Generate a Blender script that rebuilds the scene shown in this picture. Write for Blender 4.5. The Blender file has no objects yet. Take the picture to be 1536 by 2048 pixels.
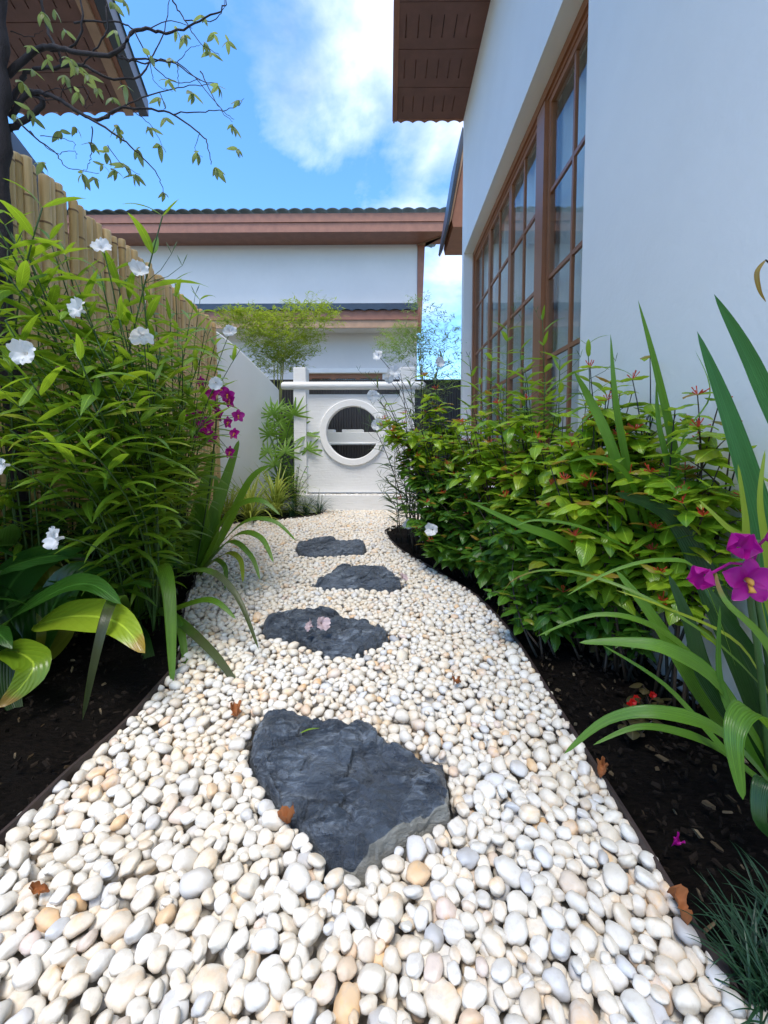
import bpy, bmesh, math, random
import numpy as np
from mathutils import Vector, Matrix, noise, Euler
R = math.radians
PI = math.pi
random.seed(7)
rng = np.random.default_rng(11)
scene = bpy.context.scene
col = scene.collection

# ---------------------------------------------------------------- camera
F = 850.0 / 2048.0            # focal length over picture height
EYE = 0.65
PITCH = R(3.23); YAW = R(0.67)
cam_d = bpy.data.cameras.new('camera')
cam = bpy.data.objects.new('camera', cam_d); col.objects.link(cam)
cam_d.sensor_fit = 'VERTICAL'; cam_d.sensor_height = 36.0; cam_d.sensor_width = 27.0
cam_d.lens = F * 36.0
cam_d.shift_y = -86.0 / 2048.0
cam_d.clip_start = 0.02; cam_d.clip_end = 2000
cam.location = (0, 0, EYE)
cam.rotation_euler = (R(90) - PITCH, 0, YAW)
scene.camera = cam

# ---------------------------------------------------------------- sky, sun, exposure
SUN_EL, SUN_AZ = R(68), R(204)     # azimuth measured from +Y towards +X
world = bpy.data.worlds.new("World"); scene.world = world
world.use_nodes = True
wn = world.node_tree.nodes; wl = world.node_tree.links
wn.clear()
wout = wn.new('ShaderNodeOutputWorld'); bg = wn.new('ShaderNodeBackground')
sky = wn.new('ShaderNodeTexSky'); sky.sky_type = 'NISHITA'; sky.sun_disc = False
sky.sun_elevation = SUN_EL; sky.sun_rotation = SUN_AZ
sky.air_density = 1.0; sky.dust_density = 0.4; sky.ozone_density = 5.0
bg.inputs['Strength'].default_value = 0.15
def wnode(t, **k):
    n = wn.new(t)
    for a, b in k.items(): setattr(n, a, b)
    return n
tc = wnode('ShaderNodeTexCoord'); sep = wnode('ShaderNodeSeparateXYZ')
wl.new(tc.outputs['Generated'], sep.inputs[0])
def wmath(op, a, b=None, c=None):
    n = wnode('ShaderNodeMath', operation=op)
    for i, v in enumerate((a, b, c)):
        if v is None: continue
        if isinstance(v, (int, float)): n.inputs[i].default_value = v
        else: wl.new(v, n.inputs[i])
    return n.outputs[0]
zz = wmath('ADD', wmath('MAXIMUM', sep.outputs[2], 0.0), 0.25)
cx = wmath('DIVIDE', sep.outputs[0], zz); cy = wmath('DIVIDE', sep.outputs[1], zz)
cmb = wnode('ShaderNodeCombineXYZ'); wl.new(cx, cmb.inputs[0]); wl.new(cy, cmb.inputs[1])
mp = wnode('ShaderNodeMapping'); wl.new(cmb.outputs[0], mp.inputs[0])
mp.inputs['Location'].default_value = (3.1, 1.7, 0.4)
n1 = wnode('ShaderNodeTexNoise'); wl.new(mp.outputs[0], n1.inputs['Vector'])
n1.inputs['Scale'].default_value = 1.9; n1.inputs['Detail'].default_value = 9; n1.inputs['Roughness'].default_value = 0.56
n1.inputs['Distortion'].default_value = 0.25
# a bank of cloud lying to the right of the path, thinning to the left
bank = wmath('MULTIPLY', wmath('SUBTRACT', wmath('ADD', cx, wmath('MULTIPLY', cy, 0.12)), -0.02), 0.42)
bank = wmath('MINIMUM', wmath('MAXIMUM', bank, -0.16), 0.20)
bank = wmath('ADD', bank, wmath('MINIMUM', wmath('MAXIMUM', wmath('MULTIPLY', cy, -0.25), 0.0), 0.16))  # extra unseen cloud behind the camera, added to lift the ambient light
dens = wmath('SUBTRACT', wmath('ADD', n1.outputs['Fac'], bank), wmath('MULTIPLY', wmath('MAXIMUM', wmath('SUBTRACT', 0.48, sep.outputs[2]), 0.0), 1.3))
ramp = wnode('ShaderNodeValToRGB'); wl.new(dens, ramp.inputs[0])
ramp.color_ramp.elements[0].position = 0.44; ramp.color_ramp.elements[0].color = (0, 0, 0, 1)
ramp.color_ramp.elements[1].position = 0.84; ramp.color_ramp.elements[1].color = (1, 1, 1, 1)
n2 = wnode('ShaderNodeTexNoise'); wl.new(mp.outputs[0], n2.inputs['Vector'])
n2.inputs['Scale'].default_value = 4.5; n2.inputs['Detail'].default_value = 6
cr = wnode('ShaderNodeValToRGB'); wl.new(n2.outputs['Fac'], cr.inputs[0])
cr.color_ramp.elements[0].position = 0.36; cr.color_ramp.elements[0].color = (1.35, 1.5, 1.95, 1)
cr.color_ramp.elements[1].position = 0.72; cr.color_ramp.elements[1].color = (5.4, 5.3, 5.3, 1)
hs = wnode('ShaderNodeHueSaturation'); wl.new(sky.outputs[0], hs.inputs['Color'])
hs.inputs['Saturation'].default_value = 1.18; hs.inputs['Value'].default_value = 0.74
mx = wnode('ShaderNodeMix', data_type='RGBA')
wl.new(ramp.outputs[0], mx.inputs[0]); wl.new(hs.outputs[0], mx.inputs[6]); wl.new(cr.outputs[0], mx.inputs[7])
wl.new(mx.outputs[2], bg.inputs[0]); wl.new(bg.outputs[0], wout.inputs[0])

sun_d = bpy.data.lights.new('sun', 'SUN'); sun_d.energy = 1.05; sun_d.angle = R(24); sun_d.color = (1.0, 0.95, 0.86)
sun = bpy.data.objects.new('sun', sun_d); col.objects.link(sun)
sdir = Vector((math.cos(SUN_EL)*math.sin(SUN_AZ), math.cos(SUN_EL)*math.cos(SUN_AZ), math.sin(SUN_EL)))
sun.rotation_euler = sdir.to_track_quat('Z', 'Y').to_euler(); sun.location = (4, 4, 12)
scene.view_settings.view_transform = 'Standard'; scene.view_settings.look = 'None'
scene.view_settings.exposure = 1.92; scene.view_settings.gamma = 1.0
scene.view_settings.use_curve_mapping = False
scene.render.engine = 'CYCLES'
scene.cycles.max_bounces = 8; scene.cycles.diffuse_bounces = 4; scene.cycles.transparent_max_bounces = 12

# ---------------------------------------------------------------- surveying helpers
_rot = Euler(cam.rotation_euler).to_matrix()
def ray(px, py):
    v = Vector(((px-768)/850.0, -(py-938)/850.0, -1.0))
    return _rot @ v
def P(px, py, Y):
    """surveyed point: bearing of the photograph, Y metres down the garden"""
    d = ray(px, py); return Vector((0, 0, EYE)) + d*(Y/d.y)
def G(px, py, z=0.0):
    d = ray(px, py); return Vector((0, 0, EYE)) + d*((z-EYE)/d.z)

# ---------------------------------------------------------------- object helpers
def tag(o, label=None, cat=None, group=None, kind=None):
    if label: o['label'] = label
    if cat: o['category'] = cat
    if group: o['group'] = group
    if kind: o['kind'] = kind
    return o
def thing(name, loc, label, cat, group=None):
    o = bpy.data.objects.new(name, None); col.objects.link(o); o.location = loc
    o.empty_display_size = 0.05
    return tag(o, label, cat, group)
def link(name, me, parent=None, M=None):
    """M is a world matrix (parents are never rotated)"""
    o = bpy.data.objects.new(name, me); col.objects.link(o)
    if parent is not None:
        o.parent = parent
        w = Vector((0, 0, 0)); p = parent
        while p is not None:
            w += p.location; p = p.parent
        off = Matrix.Translation(-w)
        o.matrix_basis = off @ (M if M is not None else Matrix.Identity(4))
    elif M is not None: o.matrix_basis = M
    return o
class MB:
    def __init__(s): s.v = []; s.f = []; s.uv = []
    def add(s, vs, fs, uvs=None):
        k = len(s.v); s.v += [tuple(v) for v in vs]; s.f += [tuple(i+k for i in f) for f in fs]
        s.uv += (uvs if uvs is not None else [(0.5, 0.5)]*len(vs))
    def box(s, x0, x1, y0, y1, z0, z1):
        vs = [(x, y, z) for z in (z0, z1) for y in (y0, y1) for x in (x0, x1)]
        s.add(vs, [(0, 2, 3, 1), (4, 5, 7, 6), (0, 1, 5, 4), (2, 6, 7, 3), (0, 4, 6, 2), (1, 3, 7, 5)]); return s
    def prism(s, poly, axis, a, b):
        """poly of 2D points extruded along axis 'x','y','z' from a to b"""
        n = len(poly)
        def mk(p, t):
            return {'x': (t, p[0], p[1]), 'y': (p[0], t, p[1]), 'z': (p[0], p[1], t)}[axis]
        vs = [mk(p, a) for p in poly] + [mk(p, b) for p in poly]
        s.add(vs, [tuple(range(n-1, -1, -1)), tuple(range(n, 2*n))] + [(i, (i+1) % n, n+(i+1) % n, n+i) for i in range(n)]); return s
    def tube(s, pts, rad, n=6, cap=True):
        pts = [Vector(p) for p in pts]; m = len(pts)
        rads = rad if isinstance(rad, (list, tuple)) else [rad]*m
        ref = Vector((0.31, 0.17, 0.93)); vs = []; fs = []; uv = []
        for i, p in enumerate(pts):
            t = (pts[min(i+1, m-1)] - pts[max(i-1, 0)])
            if t.length < 1e-9: t = Vector((0, 0, 1))
            t.normalize(); a = t.cross(ref)
            if a.length < 0.1: a = t.cross(Vector((1, 0, 0)))
            a.normalize(); b = t.cross(a)
            for k in range(n):
                an = 2*PI*k/n; vs.append(p + (a*math.cos(an) + b*math.sin(an))*rads[i]); uv.append((k/n, i/max(1, m-1)))
        for i in range(m-1):
            for k in range(n):
                fs.append((i*n+k, i*n+(k+1) % n, (i+1)*n+(k+1) % n, (i+1)*n+k))
        if cap: fs += [tuple(range(n-1, -1, -1)), tuple((m-1)*n+k for k in range(n))]
        s.add(vs, fs, uv); return s
    def mesh(s, name, mat, smooth=False, bev=0):
        me = bpy.data.meshes.new(name); me.from_pydata(s.v, [], s.f)
        ul = me.uv_layers.new(name='uv')
        li = np.empty(len(me.loops), dtype=np.int32); me.loops.foreach_get('vertex_index', li)
        ul.data.foreach_set('uv', np.array(s.uv, dtype=np.float32)[li].ravel())
        me.materials.append(mat)
        if smooth: me.polygons.foreach_set('use_smooth', [True]*len(me.polygons))
        me.update()
        return me
    def build(s, name, mat, parent=None, smooth=False, bev=0):
        me = s.mesh(name, mat, smooth)
        if bev:
            bm = bmesh.new(); bm.from_mesh(me)
            bmesh.ops.recalc_face_normals(bm, faces=bm.faces)
            bmesh.ops.bevel(bm, geom=[e for e in bm.edges], offset=bev, segments=2, affect='EDGES', profile=0.6)
            bm.to_mesh(me); bm.free()
        else:
            bm = bmesh.new(); bm.from_mesh(me); bmesh.ops.recalc_face_normals(bm, faces=bm.faces); bm.to_mesh(me); bm.free()
        return link(name, me, parent)

# ---------------------------------------------------------------- materials
class Mat:
    def __init__(s, name):
        s.m = bpy.data.materials.new(name); s.m.use_nodes = True
        s.n = s.m.node_tree.nodes; s.l = s.m.node_tree.links
        s.b = s.n['Principled BSDF']; s.o = s.n['Material Output']
    def node(s, t, **k):
        n = s.n.new(t)
        for a, b in k.items(): setattr(n, a, b)
        return n
    def set(s, **k):
        for a, v in k.items():
            i = s.b.inputs[a.replace('_', ' ')]
            if hasattr(v, 'node'): s.l.new(v, i)
            else: i.default_value = v
    def coord(s, kind='Object', scale=(1, 1, 1), loc=(0, 0, 0)):
        t = s.node('ShaderNodeTexCoord'); m = s.node('ShaderNodeMapping'); s.l.new(t.outputs[kind], m.inputs[0])
        m.inputs['Scale'].default_value = scale; m.inputs['Location'].default_value = loc; return m.outputs[0]
    def noise(s, vec, scale, detail=5, rough=0.55, dist=0):
        t = s.node('ShaderNodeTexNoise'); s.l.new(vec, t.inputs['Vector'])
        t.inputs['Scale'].default_value = scale; t.inputs['Detail'].default_value = detail
        t.inputs['Roughness'].default_value = rough; t.inputs['Distortion'].default_value = dist; return t.outputs['Fac']
    def ramp(s, fac, stops, interp='LINEAR'):
        r = s.node('ShaderNodeValToRGB'); s.l.new(fac, r.inputs[0]); c = r.color_ramp; c.interpolation = interp
        while len(c.elements) < len(stops): c.elements.new(0.5)
        for e, (p, v) in zip(c.elements, stops):
            e.position = p; e.color = (v, v, v, 1) if isinstance(v, (int, float)) else (*v, 1)
        return r.outputs[0]
    def mix(s, fac, a, b, blend='MIX'):
        m = s.node('ShaderNodeMix', data_type='RGBA', blend_type=blend)
        for i, v in ((0, fac), (6, a), (7, b)):
            if hasattr(v, 'node'): s.l.new(v, m.inputs[i])
            elif i == 0: m.inputs[i].default_value = v
            else: m.inputs[i].default_value = (*v, 1)
        return m.outputs[2]
    def math(s, op, a, b=None):
        n = s.node('ShaderNodeMath', operation=op)
        for i, v in enumerate((a, b)):
            if v is None: continue
            if hasattr(v, 'node'): s.l.new(v, n.inputs[i])
            else: n.inputs[i].default_value = v
        return n.outputs[0]
    def bump(s, h, strength=0.3, dist=0.01):
        b = s.node('ShaderNodeBump'); s.l.new(h, b.inputs['Height']); b.inputs['Strength'].default_value = strength
        b.inputs['Distance'].default_value = dist; s.l.new(b.outputs[0], s.b.inputs['Normal']); return b.outputs[0]
    def rand(s):
        return s.node('ShaderNodeObjectInfo').outputs['Random']

def stucco(name, c, bs=0.25, sc=60, streak=False, rough=0.9):
    m = Mat(name); v = m.coord()
    a = m.noise(v, 1.3, 4); b = m.noise(v, 9, 5)
    cc = m.mix(m.ramp(a, [(0.3, 0.0), (0.75, 1.0)]), tuple(x*0.93 for x in c), c)
    cc = m.mix(m.ramp(b, [(0.35, 0.12), (0.6, 0.0)]), cc, tuple(x*0.85 for x in c))
    m.set(Base_Color=cc, Roughness=rough)
    h = m.noise(v, sc, 6, 0.6)
    if streak:
        v2 = m.coord(scale=(3, 3, 60)); h = m.math('ADD', h, m.noise(v2, 1.6, 3, 0.5, 0.6))
    m.bump(h, bs, 0.004)
    return m.m
def painted(name, c, rough=0.55, grain=True, var=0.15, metal=0.0, bs=0.12):
    m = Mat(name); v = m.coord(scale=(1, 1, 1))
    a = m.noise(v, 7, 5, 0.6)
    m.set(Base_Color=m.mix(m.ramp(a, [(0.3, 0.0), (0.7, 1.0)]), tuple(x*(1-var) for x in c), tuple(min(1, x*(1+var)) for x in c)), Roughness=rough, Metallic=metal)
    m.bump(m.noise(v, 70, 4), bs, 0.002)
    return m.m
M = {}
M['wall'] = stucco('white_plaster', (0.90, 0.88, 0.845), 0.35, 45)
M['wall_grey'] = stucco('pale_grey_plaster', (0.76, 0.73, 0.70), 0.15, 40)
M['gate_plaster'] = stucco('trowelled_plaster', (0.83, 0.82, 0.80), 0.6, 35, streak=True)
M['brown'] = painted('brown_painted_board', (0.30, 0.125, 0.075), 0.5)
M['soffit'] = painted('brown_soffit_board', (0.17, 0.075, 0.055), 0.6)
M['frame'] = painted('brown_window_frame', (0.30, 0.115, 0.045), 0.38, var=0.08)
M['navy'] = painted('dark_blue_gutter', (0.025, 0.04, 0.065), 0.4)
M['tile'] = painted('dark_roof_tile', (0.05, 0.085, 0.095), 0.6)
M['tan'] = painted('tan_fascia', (0.42, 0.25, 0.15), 0.5)
M['rib'] = painted('dark_ribbed_metal', (0.035, 0.033, 0.035), 0.5)
M['edging'] = painted('rusty_dark_edging', (0.035, 0.022, 0.020), 0.6, var=0.4)
M['slot_shade'] = painted('painted_slot_shade', (0.008, 0.008, 0.008), 0.9)  # near-black paint for the shade seen through the soffit slots
M['room_shade'] = painted('painted_room_shade', (0.10, 0.09, 0.08), 0.9)  # dim tone that paints in the lack of light indoors

def glass_mat():
    m = Mat('window_glass'); m.n.remove(m.b)
    tr = m.node('ShaderNodeBsdfTransparent'); gl = m.node('ShaderNodeBsdfGlossy'); gl.inputs['Roughness'].default_value = 0.02
    tr.inputs['Color'].default_value = (0.93, 0.96, 0.95, 1)
    fr = m.node('ShaderNodeFresnel'); fr.inputs['IOR'].default_value = 1.6
    ge = m.node('ShaderNodeNewGeometry'); f = m.math('MULTIPLY', m.math('MAXIMUM', fr.outputs[0], 0.1), m.math('SUBTRACT', 1.0, ge.outputs['Backfacing']))
    v = m.coord(); b = m.node('ShaderNodeBump'); m.l.new(m.noise(v, 1.4, 2), b.inputs['Height']); b.inputs['Strength'].default_value = 0.06; b.inputs['Distance'].default_value = 0.02
    m.l.new(b.outputs[0], gl.inputs['Normal'])
    mx = m.node('ShaderNodeMixShader'); m.l.new(f, mx.inputs[0]); m.l.new(tr.outputs[0], mx.inputs[1]); m.l.new(gl.outputs[0], mx.inputs[2])
    m.l.new(mx.outputs[0], m.o.inputs[0]); return m.m
M['glass'] = glass_mat()
def curtain_mat():
    m = Mat('curtain_cloth'); v = m.coord(scale=(1, 1, 0.1))
    m.set(Base_Color=m.mix(m.noise(v, 12, 3), (0.62, 0.61, 0.58), (0.74, 0.73, 0.70)), Roughness=0.95); return m.m
M['curtain'] = curtain_mat()

def bamboo_mat():
    m = Mat('dry_bamboo'); v = m.coord(scale=(14, 14, 0.9)); r = m.rand()
    a = m.noise(v, 2.2, 5, 0.6); v2 = m.coord(); b = m.noise(v2, 5, 4)
    base = m.mix(r, (0.68, 0.44, 0.17), (0.84, 0.60, 0.28))
    cc = m.mix(m.ramp(a, [(0.35, 0.55), (0.65, 0.0)]), base, (0.30, 0.18, 0.075))
    cc = m.mix(m.ramp(b, [(0.62, 0.0), (0.78, 0.5)]), cc, (0.17, 0.10, 0.05))
    m.set(Base_Color=cc, Roughness=0.5); m.bump(a, 0.25, 0.003); return m.m
M['bamboo'] = bamboo_mat()
M['bamboo_node'] = painted('bamboo_joint', (0.26, 0.15, 0.07), 0.6, var=0.3)

def pebble_mat():
    m = Mat('river_pebble')
    g = m.node('ShaderNodeAttribute', attribute_type='GEOMETRY', attribute_name='tint')
    o = m.node('ShaderNodeAttribute', attribute_type='OBJECT', attribute_name='tint')
    t = m.math('ADD', g.outputs['Fac'], o.outputs['Fac'])
    c = m.ramp(t, [(0.0, (0.72, 0.69, 0.64)), (0.16, (0.64, 0.61, 0.555)), (0.32, (0.70, 0.66, 0.585)), (0.50, (0.69, 0.63, 0.53)), (0.64, (0.66, 0.57, 0.45)),
                   (0.74, (0.64, 0.52, 0.45)), (0.80, (0.66, 0.44, 0.24)), (0.86, (0.60, 0.60, 0.60)), (0.92, (0.52, 0.51, 0.50)), (1.0, (0.36, 0.36, 0.37))])
    v = m.coord(); a = m.noise(v, 26, 4, 0.6, 0.5)
    geo = m.node('ShaderNodeNewGeometry'); mpn = m.node('ShaderNodeMapping'); m.l.new(geo.outputs['Position'], mpn.inputs[0])
    p = m.noise(mpn.outputs[0], 30, 5, 0.6, 0.6); p2 = m.noise(mpn.outputs[0], 90, 5, 0.65)
    sel = m.ramp(t, [(0.28, 0.0), (0.40, 0.40), (0.80, 0.9), (0.84, 0.0)])
    st = m.math('MULTIPLY', m.ramp(p, [(0.50, 0.0), (0.68, 1.0)]), sel)
    c = m.mix(st, c, (0.70, 0.42, 0.17))
    c = m.mix(m.ramp(p2, [(0.50, 0.0), (0.74, 0.45)]), c, (0.40, 0.35, 0.30))
    c = m.mix(m.ramp(m.noise(mpn.outputs[0], 4.0, 3), [(0.4, 0.0), (0.65, 0.35)]), c, (0.60, 0.50, 0.36))
    m.set(Base_Color=c, Roughness=m.ramp(p2, [(0.3, 0.42), (0.7, 0.62)]), Specular_IOR_Level=0.4)
    m.set(Subsurface_Weight=0.0)
    m.bump(p2, 0.14, 0.003); return m.m
M['pebble'] = pebble_mat()
def bed_gravel_mat():
    m = Mat('gravel_base'); v = m.coord()
    vo = m.node('ShaderNodeTexVoronoi'); m.l.new(v, vo.inputs['Vector']); vo.inputs['Scale'].default_value = 34
    m.set(Base_Color=m.mix(m.ramp(vo.outputs['Distance'], [(0.1, 0.0), (0.7, 1.0)]), (0.74, 0.69, 0.60), (0.50, 0.45, 0.38)), Roughness=0.8)
    m.bump(m.math('SUBTRACT', 1.0, vo.outputs['Distance']), 0.8, 0.02); return m.m
M['gravel_base'] = bed_gravel_mat()
def mulch_mat():
    m = Mat('dark_bark_mulch'); v = m.coord(scale=(1, 1, 1)); v2 = m.coord(scale=(1, 2.6, 1))
    a = m.noise(v, 14, 8, 0.7); b = m.noise(v2, 60, 6, 0.7)
    c = m.mix(m.ramp(b, [(0.35, 0.0), (0.7, 1.0)]), (0.003, 0.0025, 0.002), (0.014, 0.010, 0.008))
    c = m.mix(m.ramp(a, [(0.55, 0.0), (0.75, 0.5)]), c, (0.012, 0.012, 0.013))
    m.set(Base_Color=c, Roughness=0.9, Specular_IOR_Level=0.08); m.bump(m.math('ADD', a, b), 0.9, 0.02); return m.m
M['mulch'] = mulch_mat()
def chip_mat():
    m = Mat('bark_chip'); g = m.node('ShaderNodeAttribute', attribute_type='GEOMETRY', attribute_name='tint')
    m.set(Base_Color=m.ramp(g.outputs['Fac'], [(0.0, (0.008, 0.006, 0.005)), (0.75, (0.022, 0.015, 0.010)), (0.93, (0.06, 0.04, 0.022)), (1.0, (0.20, 0.15, 0.09))]), Roughness=0.9, Specular_IOR_Level=0.1); return m.m
M['chip'] = chip_mat()
def soil_mat():
    m = Mat('ground_soil'); v = m.coord()
    m.set(Base_Color=m.mix(m.noise(v, 3, 5), (0.10, 0.085, 0.06), (0.16, 0.15, 0.09)), Roughness=0.95); return m.m
M['soil'] = soil_mat()
def slate_mat():
    m = Mat('dark_slate'); v = m.coord(); vs = m.coord(scale=(1.0, 3.2, 4.0)); 
    a = m.noise(v, 5, 6, 0.6, 0.8); b = m.noise(vs, 15, 9, 0.75, 1.1); d = m.noise(v, 95, 5, 0.65, 0.5)
    c = m.mix(m.ramp(a, [(0.35, 0.0), (0.66, 1.0)]), (0.022, 0.030, 0.043), (0.085, 0.105, 0.135))
    sc = m.math('MULTIPLY', m.ramp(b, [(0.46, 0.0), (0.62, 1.0)]), m.ramp(m.noise(v, 7.5, 4, 0.6, 1.2), [(0.46, 0.12), (0.60, 0.85)]))
    c = m.mix(sc, c, (0.24, 0.28, 0.33))
    c = m.mix(m.ramp(d, [(0.60, 0.0), (0.8, 0.6)]), c, (0.16, 0.18, 0.20))
    e = m.node('ShaderNodeAttribute', attribute_type='GEOMETRY', attribute_name='chipped').outputs['Fac']
    e = m.ramp(m.math('ADD', e, m.math('MULTIPLY', m.math('SUBTRACT', a, 0.5), 0.9)), [(0.47, 0.0), (0.53, 1.0)])
    c = m.mix(e, c, m.mix(d, (0.20, 0.20, 0.18), (0.36, 0.35, 0.31)))
    m.set(Base_Color=c, Roughness=m.ramp(b, [(0.3, 0.24), (0.7, 0.50)]), Specular_IOR_Level=0.6)
    m.bump(m.math('ADD', m.math('MULTIPLY', b, 0.9), m.math('MULTIPLY', d, 0.5)), 0.9, 0.016); return m.m
M['slate'] = slate_mat()
M['slate_edge_unused'] = stucco('weathered_slate_edge', (0.30, 0.30, 0.27), 0.7, 60)

def leaf_mat(name, dark, light, trans, rough=0.36, veins='mid', tfac=0.38, tip=None, spec=0.5):
    """dark/light: range over leaves; trans: transmitted colour; uv: u across, v along"""
    m = Mat(name); r = m.rand()
    t = m.node('ShaderNodeTexCoord'); sp = m.node('ShaderNodeSeparateXYZ'); m.l.new(t.outputs['UV'], sp.inputs[0])
    u = sp.outputs[0]; vv = sp.outputs[1]
    c = m.mix(r, dark, light)
    if veins == 'mid' and not tip: c = m.mix(m.ramp(r, [(0.935, 0.0), (0.95, 0.75)]), c, (0.26, 0.24, 0.02))
    nv = m.coord(); no = m.noise(nv, 18, 4, 0.6)
    c = m.mix(m.ramp(no, [(0.35, 0.0), (0.7, 0.45)]), c, tuple(x*0.62 for x in dark))
    au = m.math('ABSOLUTE', m.math('SUBTRACT', u, 0.5))
    h = no
    if veins == 'mid':
        c = m.mix(m.ramp(au, [(0.015, 0.55), (0.04, 0.0)]), c, tuple(min(1, x*1.9+0.02) for x in light))
        w = m.math('SINE', m.math('MULTIPLY', m.math('SUBTRACT', vv, m.math('MULTIPLY', au, 0.55)), 70.0))
        h = m.math('MULTIPLY', w, 0.5)
        c = m.mix(m.ramp(w, [(0.80, 0.0), (1.0, 0.22)]), c, light)
    elif veins == 'long':
        w = m.math('SINE', m.math('MULTIPLY', u, 58.0)); h = w
        w2 = m.node('ShaderNodeCombineXYZ'); m.l.new(m.math('MULTIPLY', u, 22.0), w2.inputs[0]); m.l.new(m.math('MULTIPLY', vv, 1.2), w2.inputs[1]); m.l.new(r, w2.inputs[2])
        st = m.noise(w2.outputs[0], 1.6, 3, 0.6)
        c = m.mix(m.ramp(st, [(0.42, 0.0), (0.62, 0.55)]), c, tuple(min(1, x*1.5) for x in light))
        c = m.mix(m.ramp(w, [(0.3, 0.30), (0.75, 0.0)]), c, tuple(x*0.5 for x in dark))
    elif veins == 'stripe':
        w2 = m.node('ShaderNodeCombineXYZ'); m.l.new(m.math('MULTIPLY', u, 9.0), w2.inputs[0]); m.l.new(r, w2.inputs[2])
        c = m.mix(m.ramp(au, [(0.16, 0.0), (0.24, 1.0)]), c, (0.10, 0.20, 0.02))
    if tip:
        c = m.mix(m.ramp(m.math('ADD', vv, m.math('MULTIPLY', no, 0.25)), [(tip[0], 0.0), (min(1, tip[0]+0.12), 0.9)]), c, tip[1])
    m.set(Base_Color=c, Roughness=rough, Specular_IOR_Level=spec)
    bp = m.bump(h, 0.22, 0.0025)
    tr = m.node('ShaderNodeBsdfTranslucent'); m.l.new(m.mix(0.72, c, trans), tr.inputs['Color']); m.l.new(bp, tr.inputs['Normal'])
    mx = m.node('ShaderNodeMixShader'); mx.inputs[0].default_value = tfac
    m.l.new(m.b.outputs[0], mx.inputs[1]); m.l.new(tr.outputs[0], mx.inputs[2]); m.l.new(mx.outputs[0], m.o.inputs[0])
    return m.m
M['ruellia'] = leaf_mat('narrow_green_leaf', (0.055, 0.155, 0.012), (0.23, 0.37, 0.028), (0.50, 0.75, 0.04), 0.36)
M['ruellia_far'] = leaf_mat('grey_green_leaf', (0.035, 0.075, 0.030), (0.10, 0.16, 0.075), (0.24, 0.36, 0.12), 0.45)
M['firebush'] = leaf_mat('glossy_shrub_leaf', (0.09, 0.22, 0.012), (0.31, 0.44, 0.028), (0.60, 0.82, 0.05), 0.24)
M['firebush_shade'] = leaf_mat('shade_painted_shrub_leaf', (0.030, 0.10, 0.012), (0.09, 0.21, 0.02), (0.2, 0.4, 0.03), 0.27)  # darker copy of the shrub leaf, with shade put into its colour
M['firebush_red'] = leaf_mat('reddish_new_leaf', (0.28, 0.15, 0.02), (0.26, 0.26, 0.025), (0.60, 0.32, 0.05), 0.32)
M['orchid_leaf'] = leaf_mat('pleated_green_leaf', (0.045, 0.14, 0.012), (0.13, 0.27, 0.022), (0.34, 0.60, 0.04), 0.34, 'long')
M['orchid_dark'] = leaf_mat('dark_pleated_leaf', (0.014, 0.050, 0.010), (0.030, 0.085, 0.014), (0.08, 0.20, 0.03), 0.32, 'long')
M['sword_leaf'] = leaf_mat('blue_green_sword_leaf', (0.030, 0.14, 0.030), (0.045, 0.18, 0.038), (0.10, 0.30, 0.06), 0.36, 'long')
M['yellow_leaf'] = leaf_mat('yellow_green_leaf', (0.22, 0.30, 0.020), (0.34, 0.42, 0.03), (0.62, 0.75, 0.05), 0.34, 'long')
M['lime_leaf'] = leaf_mat('lime_broad_leaf', (0.15, 0.26, 0.015), (0.30, 0.40, 0.025), (0.60, 0.75, 0.05), 0.30, 'mid', tip=(0.93, (0.30, 0.16, 0.03)))
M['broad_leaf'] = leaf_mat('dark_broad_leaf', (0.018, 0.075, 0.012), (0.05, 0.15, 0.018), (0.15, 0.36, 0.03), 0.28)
M['brown_tip'] = leaf_mat('leaf_with_brown_tip', (0.10, 0.21, 0.02), (0.16, 0.28, 0.03), (0.40, 0.60, 0.05), 0.36, 'long', tip=(0.78, (0.24, 0.11, 0.04)))
M['dark_tip'] = leaf_mat('leaf_with_dark_tip', (0.07, 0.16, 0.02), (0.10, 0.20, 0.03), (0.24, 0.45, 0.06), 0.36, 'long', tip=(0.58, (0.04, 0.032, 0.022)))
M['tree_leaf'] = leaf_mat('pale_tree_leaf', (0.12, 0.17, 0.07), (0.25, 0.30, 0.15), (0.46, 0.60, 0.16), 0.4, tfac=0.45)
M['bamboo_leaf'] = leaf_mat('fine_bamboo_leaf', (0.15, 0.24, 0.015), (0.30, 0.38, 0.02), (0.62, 0.78, 0.05), 0.45, None)
M['bamboo_green'] = leaf_mat('fine_green_bamboo_leaf', (0.11, 0.20, 0.03), (0.20, 0.30, 0.05), (0.45, 0.66, 0.10), 0.45, None)
M['variegated'] = leaf_mat('variegated_grass_leaf', (0.45, 0.50, 0.08), (0.60, 0.62, 0.12), (0.75, 0.80, 0.15), 0.4, 'stripe')
M['palm'] = leaf_mat('fan_palm_leaf', (0.08, 0.20, 0.015), (0.17, 0.32, 0.025), (0.42, 0.68, 0.05), 0.35, 'long')
M['mondo'] = leaf_mat('dark_mondo_leaf', (0.012, 0.045, 0.022), (0.03, 0.085, 0.038), (0.05, 0.14, 0.05), 0.4, None)
M['begonia'] = leaf_mat('bronze_begonia_leaf', (0.05, 0.05, 0.02), (0.10, 0.075, 0.03), (0.25, 0.20, 0.05), 0.35)
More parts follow.
